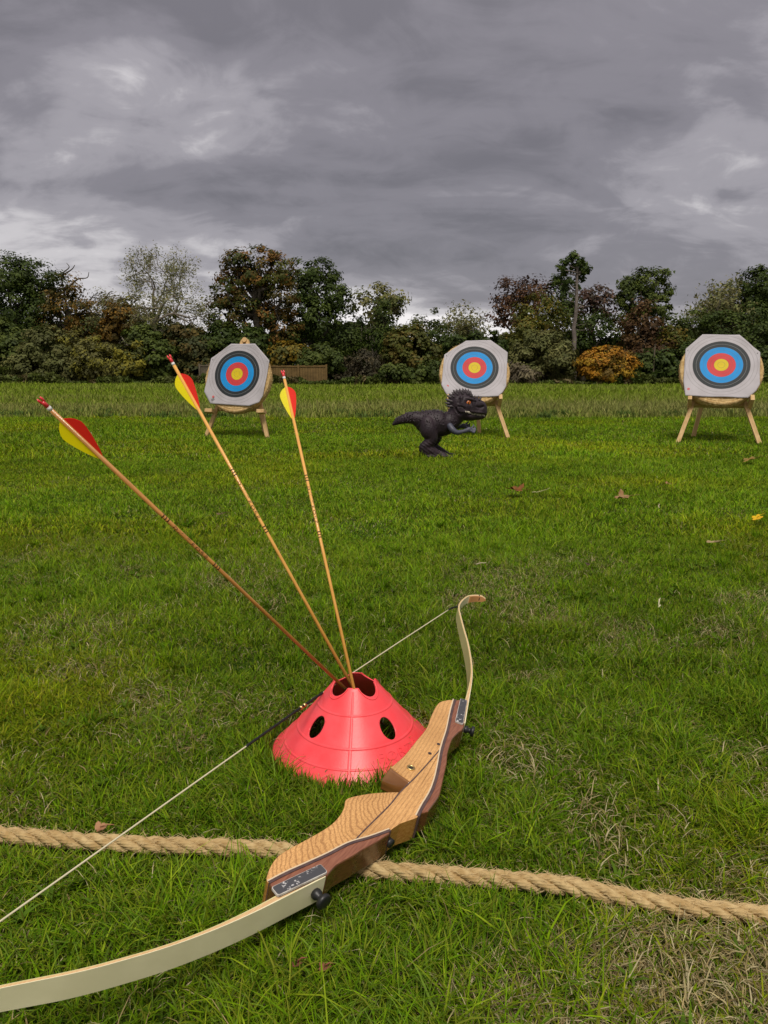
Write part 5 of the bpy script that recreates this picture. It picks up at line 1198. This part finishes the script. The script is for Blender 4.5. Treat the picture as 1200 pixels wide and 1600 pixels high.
    # --- bushings and screw holes
    for (u, v), r in (((0.1151, 0.0058), 0.0078), ((0.2244, -0.0011), 0.0034), ((0.1831, -0.0015), 0.0036)):
        tb = TB(); P = [(u + r * 0.8 * math.cos(a), v + r * 0.8 * math.sin(a), 0.0006) for a in np.linspace(0, 2 * math.pi, 25)]
        tb.tube(P, r * 0.24, 6, False); link('bushing', tb.mesh('bushing'), M_BR if r > 0.005 else M_DK, root)
        tb = TB(); tb.tube([(u, v, -0.004), (u, v, 0.0003)], r * 0.72, 20); link('screw_hole', tb.mesh('screw_hole', False), mat('hole_ring', (0.10, 0.08, 0.055), 0.5) if r > 0.005 else M_BK, root)
        if r > 0.005:
            tb = TB(); tb.tube([(u, v, -0.004), (u, v, 0.0008)], r * 0.45, 20); link('screw_hole', tb.mesh('screw_hole', False), M_BK, root)
    # --- side plates with worn white edges
    MPL = bpy.data.materials.new('worn_plate'); MPL.use_nodes = True; N = MPL.node_tree.nodes; L = MPL.node_tree.links; b = N['Principled BSDF']; b.inputs['Roughness'].default_value = 0.5
    tc = N.new('ShaderNodeTexCoord'); n1 = N.new('ShaderNodeTexNoise'); n1.inputs['Scale'].default_value = 170; n1.inputs['Detail'].default_value = 6; n1.inputs['Roughness'].default_value = 0.7; L.new(tc.outputs['Object'], n1.inputs['Vector'])
    n3 = N.new('ShaderNodeTexNoise'); n3.inputs['Scale'].default_value = 35; L.new(tc.outputs['Object'], n3.inputs['Vector']); ad = N.new('ShaderNodeMath'); ad.operation = 'MULTIPLY_ADD'; L.new(n3.outputs['Fac'], ad.inputs[0]); ad.inputs[1].default_value = 0.45; L.new(n1.outputs['Fac'], ad.inputs[2])
    rp = N.new('ShaderNodeValToRGB'); L.new(ad.outputs[0], rp.inputs[0]); rp.color_ramp.elements[0].position = 0.83; rp.color_ramp.elements[0].color = (0.060, 0.062, 0.070, 1); rp.color_ramp.elements[1].position = 0.88; rp.color_ramp.elements[1].color = (0.6, 0.6, 0.6, 1); L.new(rp.outputs[0], b.inputs['Base Color'])
    MWE = mat('worn_white_edge', (0.66, 0.64, 0.60), 0.5, 0.4, var=(0.40, 0.36, 0.33), scale=70)
    def shrink(pts, d):
        c = Vector((sum(p[0] for p in pts) / 4, sum(p[1] for p in pts) / 4)); e1 = (Vector(pts[1]) - Vector(pts[0])).normalized(); e2 = (Vector(pts[3]) - Vector(pts[0])).normalized(); out = []
        for p in pts:
            q = Vector(p); out.append(tuple(q - e1 * d * (1 if (q - c).dot(e1) > 0 else -1) - e2 * d * (1 if (q - c).dot(e2) > 0 else -1)))
        return out
    def rounded(pts, r, n=5):
        out = []
        for i in range(4):
            p = Vector(pts[i]); a = Vector(pts[i - 1]); c = Vector(pts[(i + 1) % 4]); d1 = (a - p).normalized() * r; d2 = (c - p).normalized() * r
            for k in range(n + 1):
                t = k / n; out.append(tuple((p + d1) * (1 - t) ** 2 + p * 2 * t * (1 - t) + (p + d2) * t * t))
        return out
    for pts in (PLATE_L, PLATE_U):
        for z0, z1 in ((-0.0008, 0.0032), ):
            V, Fc = prism(rounded(pts, 0.004), z0, z1); pl = link('side_plate', pymesh('side_plate', V, Fc), MWE, root); bevel(pl, 0.0006, 2)
            V, Fc = prism(rounded(shrink(pts, 0.0011), 0.0035), z1 - 0.001, z1 + 0.0004); link('plate_face', pymesh('plate_face', V, Fc), MPL, pl)
    # --- limbs: cross section swept along the back line
    def limb(name, line, flip, hw_a, hw_b, th_a, th_b, tipwood, faceM):
        P = crom(line, 8); d = np.concatenate([[0], np.cumsum(np.hypot(*np.diff(P, axis=0).T))]); t = d / d[-1]
        T = np.gradient(P, axis=0); T /= np.linalg.norm(T, axis=1)[:, None]; Nn = np.stack([-T[:, 1], T[:, 0]], 1) * flip   # towards the string
        th = th_b + (th_a - th_b) * np.clip(1 - t / 0.30, 0, 1) ** 1.3; th = th * (1 + 0.5 * sstep(0.9, 1.0, t)); hw = np.interp(t, [0, 0.5, 0.78, 0.92, 1], [hw_a, hw_a * 0.93, hw_a * 0.72, hw_a * 0.56, hw_b])
        hw = hw * (1 - 0.55 * sstep(0.985, 1.0, t))
        zc = -0.022; n = len(P); Vl = {0: [], 1: [], 2: []}
        def strip(nm, lo, hi, m, z_in=0.0, t0=0.0, t1=1.01, parent=root, grow=0.0):
            idx = [i for i in range(n) if t0 <= t[i] <= t1]; V = []; Fc = []
            for i in idx:
                a = P[i] + Nn[i] * th[i] * lo; b_ = P[i] + Nn[i] * th[i] * hi; h = hw[i] - z_in
                V += [(*a, zc - h), (*b_, zc - h), (*b_, zc + h), (*a, zc + h)]
            k = len(idx)
            for i in range(k - 1):
                for j in range(4): Fc.append((i * 4 + j, i * 4 + (j + 1) % 4, (i + 1) * 4 + (j + 1) % 4, (i + 1) * 4 + j))
            Fc += [(3, 2, 1, 0), tuple((k - 1) * 4 + j for j in range(4))]
            me = pymesh(nm, V, Fc); o = link(nm, me, m, parent); 
            bm = bmesh.new(); bm.from_mesh(me); bmesh.ops.recalc_face_normals(bm, faces=bm.faces); bm.to_mesh(me); bm.free()
            return o
        core = strip(name, 0.16, 0.84, M_ED, 0.0004)
        strip('back_facing', -0.02, 0.16, M_CR, 0, parent=core); strip('belly_facing', 0.84, 1.02, faceM, 0, parent=core)
        strip('tip_overlay', -0.75, -0.02, M_TIPW, 0.0010, 0.925, 1.01, parent=core)
        # string nock groove, a dark wrap
        i = int(np.argmin(np.abs(t - 0.975))); c = P[i] + Nn[i] * th[i] * 0.3; h = hw[i]; q = []
        for a in np.linspace(0, 2 * math.pi, 25): q.append((c[0] + Nn[i][0] * math.cos(a) * th[i] * 1.0, c[1] + Nn[i][1] * math.cos(a) * th[i] * 1.0, zc + math.sin(a) * h * 1.03))
        tb = TB(); tb.tube(q, 0.0014, 6, False); link('string_groove', tb.mesh('string_groove'), M_SRV, core)
        return core, [(P[q][0] + Nn[q][0] * (th[q] + 0.0018), P[q][1] + Nn[q][1] * (th[q] + 0.0018)) for q in range(n)], i
    _, PU, iu = limb('upper_limb', UB, 1, 0.0210, 0.0088, 0.0125, 0.0040, True, M_YL)
    _, PL, il = limb('lower_limb', LB, -1, 0.0205, 0.0088, 0.0125, 0.0042, True, M_YL)
    # --- limb bolts (waisted black knobs)
    def knob(u, v, ang, s=1.0):
        d = Vector((math.sin(ang), -math.cos(ang), 0)); c = Vector((u, v, -0.022))
        tb = TB(); pr = [(-0.006, 0.008), (0.003, 0.0105), (0.008, 0.0100), (0.012, 0.0075), (0.016, 0.0066), (0.0185, 0.0085), (0.0200, 0.0140), (0.0235, 0.0150), (0.0275, 0.0145), (0.0290, 0.0125), (0.0292, 0.004)]
        tb.tube([tuple(c + d * a * s) for a, r_ in pr], [r_ * s for a, r_ in pr], 28); link('limb_bolt', tb.mesh('limb_bolt'), M_BK, root)
    knob(-0.226, -0.0125, R(-17), 0.80); knob(0.352, -0.0085, R(17), 0.74)
    tb = TB(); tb.tube([(-0.058, -0.044, -0.022), (-0.060, -0.052, -0.022)], 0.0075, 18); link('front_bushing', tb.mesh('front_bushing'), M_BK, root)
    # --- string
    cu_ = [(p[0], p[1], -0.022) for p in PU[:iu + 1] if p[0] > 0.955][::3]; cl_ = [(p[0], p[1], -0.022) for p in PL[:il + 1] if p[0] < -0.76][::3]
    a = cu_[-1]; b_ = cl_[-1]
    yS = 0.2770; pts = cu_ + [(0.925, 0.2735, -0.022), (0.60, yS + 0.001, -0.022), (0.248, yS + 0.004, -0.022), (0.17, yS + 0.004, -0.022), (-0.02, yS + 0.001, -0.022), (-0.50, 0.2690, -0.022), (-0.72, 0.2650, -0.022)] + cl_
    def sub(u0, u1, r, m, nm):
        P = np.array(pts, float); P = P[np.argsort(P[:, 0])]; us = np.linspace(u0, u1, 40); Q = np.stack([us, np.interp(us, P[:, 0], P[:, 1]), np.full(40, -0.022)], 1)
        tb = TB(); tb.tube(Q, r, 10); return link(nm, tb.mesh(nm), m, st)
    st = empty('string_assembly'); st.parent = root; st.name = 'bowstring'
    sub(-0.745, 0.905, 0.0014, M_STR, 'string'); sub(-0.02, 0.245, 0.0026, M_SRV, 'serving'); sub(0.905, a[0], 0.0022, M_SRV, 'end_loop'); sub(b_[0], -0.745, 0.0022, M_SRV, 'end_loop')
    for u in (0.163, 0.176):
        tb = TB(); P = np.array(pts, float); P = P[np.argsort(P[:, 0])]; v = float(np.interp(u, P[:, 0], P[:, 1])); tb.tube([(u - 0.0028, v, -0.022), (u + 0.0028, v, -0.022)], 0.0042, 12); link('nocking_point', tb.mesh('nocking_point'), M_BR, st)

# ================================================================== LEAVES AND LITTER
def build_litter():
    def leaf(px, py, size, colr, var, label, seed, squash=1.0, lobes=5, name='fallen_leaf', cat='fallen leaf', z=0.052, curl=0.30):
        rng = np.random.default_rng(seed); cp, sp = math.cos(PITCH), math.sin(PITCH); a = (px - 600) / F_PX; b = (800 - py) / F_PX
        d = (a, cp + sp * b, -sp + cp * b); k = (z - H) / d[2]; x, y = d[0] * k, d[1] * k
        K = 48; Rn = 7; V = [(0, 0, 0)]; Fc = []
        for r in range(1, Rn + 1):
            for j in range(K):
                th = j / K * 2 * math.pi; o = 0.55 + 0.45 * abs(math.cos(th * lobes / 2)) ** 0.8 + 0.06 * math.sin(th * 17 + seed); rr = size / 2 * o * r / Rn
                X, Yc = rr * math.cos(th), rr * math.sin(th) * squash
                Z = curl * (X * X + Yc * Yc) / (size / 2) * (0.5 + 0.9 * math.sin(th * 2 + seed)) + 0.02 * size * math.sin(th * lobes + 2) * r / Rn
                zr = 0.7 * seed; V.append((X * math.cos(zr) - Yc * math.sin(zr), X * math.sin(zr) + Yc * math.cos(zr), Z))
        for j in range(K): Fc.append((0, 1 + j, 1 + (j + 1) % K))
        for r in range(Rn - 1):
            for j in range(K): Fc.append((1 + r * K + j, 1 + (r + 1) * K + j, 1 + (r + 1) * K + (j + 1) % K, 1 + r * K + (j + 1) % K))
        root = empty(name, (x, y, float(gz(x, y)) + z), (0.08 + rng.normal(0, 0.06), rng.normal(0, 0.15), 0), label=label, category=cat)
        m = mat('dry_leaf', colr, 0.7, 0.2, var=var, scale=25, transl=0.2); o = link('blade', pymesh('blade', V, Fc, True), m, root); s_ = o.modifiers.new('t', 'SOLIDIFY'); s_.thickness = 0.0006
        tb = TB(); tb.tube([(-size * 0.02, 0, 0.002), (size * 0.35, size * 0.05, 0.006), (size * 0.75, size * 0.12, 0.004)], [0.0014, 0.0012, 0.0009], 5); link('stalk', tb.mesh('stalk'), m, root)
    leaf(805, 766, 0.15, (0.30, 0.12, 0.03), (0.16, 0.07, 0.025), 'curled orange brown leaf on the lawn below the middle target', 1, 0.6)
    leaf(972, 778, 0.145, (0.45, 0.30, 0.15), (0.30, 0.17, 0.07), 'pale tan curled leaf between the brown leaf and the yellow leaf', 2, 0.6)
    leaf(1183, 809, 0.058, (0.80, 0.55, 0.02), (0.70, 0.40, 0.02), 'small bright yellow leaf near the right edge', 3, 1.0, curl=0.1)
    leaf(1116, 847, 0.065, (0.45, 0.36, 0.20), (0.35, 0.26, 0.12), 'small flat tan leaf below the yellow leaf', 4, 0.5, 3)
    leaf(1172, 716, 0.15, (0.35, 0.22, 0.05), (0.22, 0.16, 0.05), 'brownish leaf on the lawn under the rightmost target', 5, 0.6)
    leaf(1043, 755, 0.055, (0.42, 0.24, 0.12), (0.3, 0.17, 0.08), 'tiny tan leaf up from the pale curled leaf', 6, 0.6, 3)
    leaf(157, 1293, 0.030, (0.50, 0.28, 0.15), (0.36, 0.18, 0.09), 'crumpled light brown leaf touching the rope on the left', 7, 0.7, 3, z=0.030)
    leaf(465, 1505, 0.018, (0.30, 0.10, 0.07), (0.2, 0.08, 0.05), 'small reddish leaf scrap under the lower limb, left of its twin', 8, 0.8, 3, z=0.03)
    leaf(507, 1511, 0.018, (0.34, 0.12, 0.08), (0.2, 0.08, 0.05), 'small reddish leaf scrap right of the other red scrap near the knob', 9, 0.8, 3, z=0.03)
    leaf(345, 803, 0.055, (0.20, 0.14, 0.07), (0.12, 0.09, 0.05), 'dull brown leaf left of the middle arrow shaft', 10, 0.6, 3)
    leaf(918, 881, 0.045, (0.06, 0.045, 0.03), (0.10, 0.07, 0.04), 'dark withered leaf up right of the bow tip', 11, 0.5, 3)
    def stick(px, py, L, az, colr, label, seed):
        rng = np.random.default_rng(seed); z = 0.04; cp, sp = math.cos(PITCH), math.sin(PITCH); a = (px - 600) / F_PX; b = (800 - py) / F_PX
        d = (a, cp + sp * b, -sp + cp * b); k = (z - H) / d[2]; x, y = d[0] * k, d[1] * k; tb = TB()
        P = wobble(rng, (-L / 2, 0, 0), (L / 2, 0, 0.008), 6, 0.25); tb.tube(P, [0.002, 0.0026, 0.0022, 0.002, 0.0018, 0.001], 5)
        o = link('twig', tb.mesh('twig'), mat('dry_stalk', colr, 0.8, 0.2), label=label, category='twig'); o.location = (x, y, float(gz(x, y)) + z); o.rotation_euler = (0, R(-8), az)
    stick(752, 882, 0.045, R(-30), (0.55, 0.48, 0.33), 'short pale dry stalk above the bow tip', 1)
    stick(1030, 792, 0.06, R(75), (0.5, 0.42, 0.3), 'upright pale stalk right of the tan leaf', 2)
    stick(845, 768, 0.12, R(10), (0.5, 0.46, 0.25), 'thin straw stalk just right of the orange brown leaf', 3)
    stick(1030, 943, 0.06, R(65), (0.6, 0.55, 0.38), 'thin pale straw stalk in open grass right of the bow tip', 4)

build_ground()
build_trees()
build_targets()
build_dino()
build_cone()
build_rope()
build_bow()
build_arrows()
build_litter()
build_lawn()
build_rough()
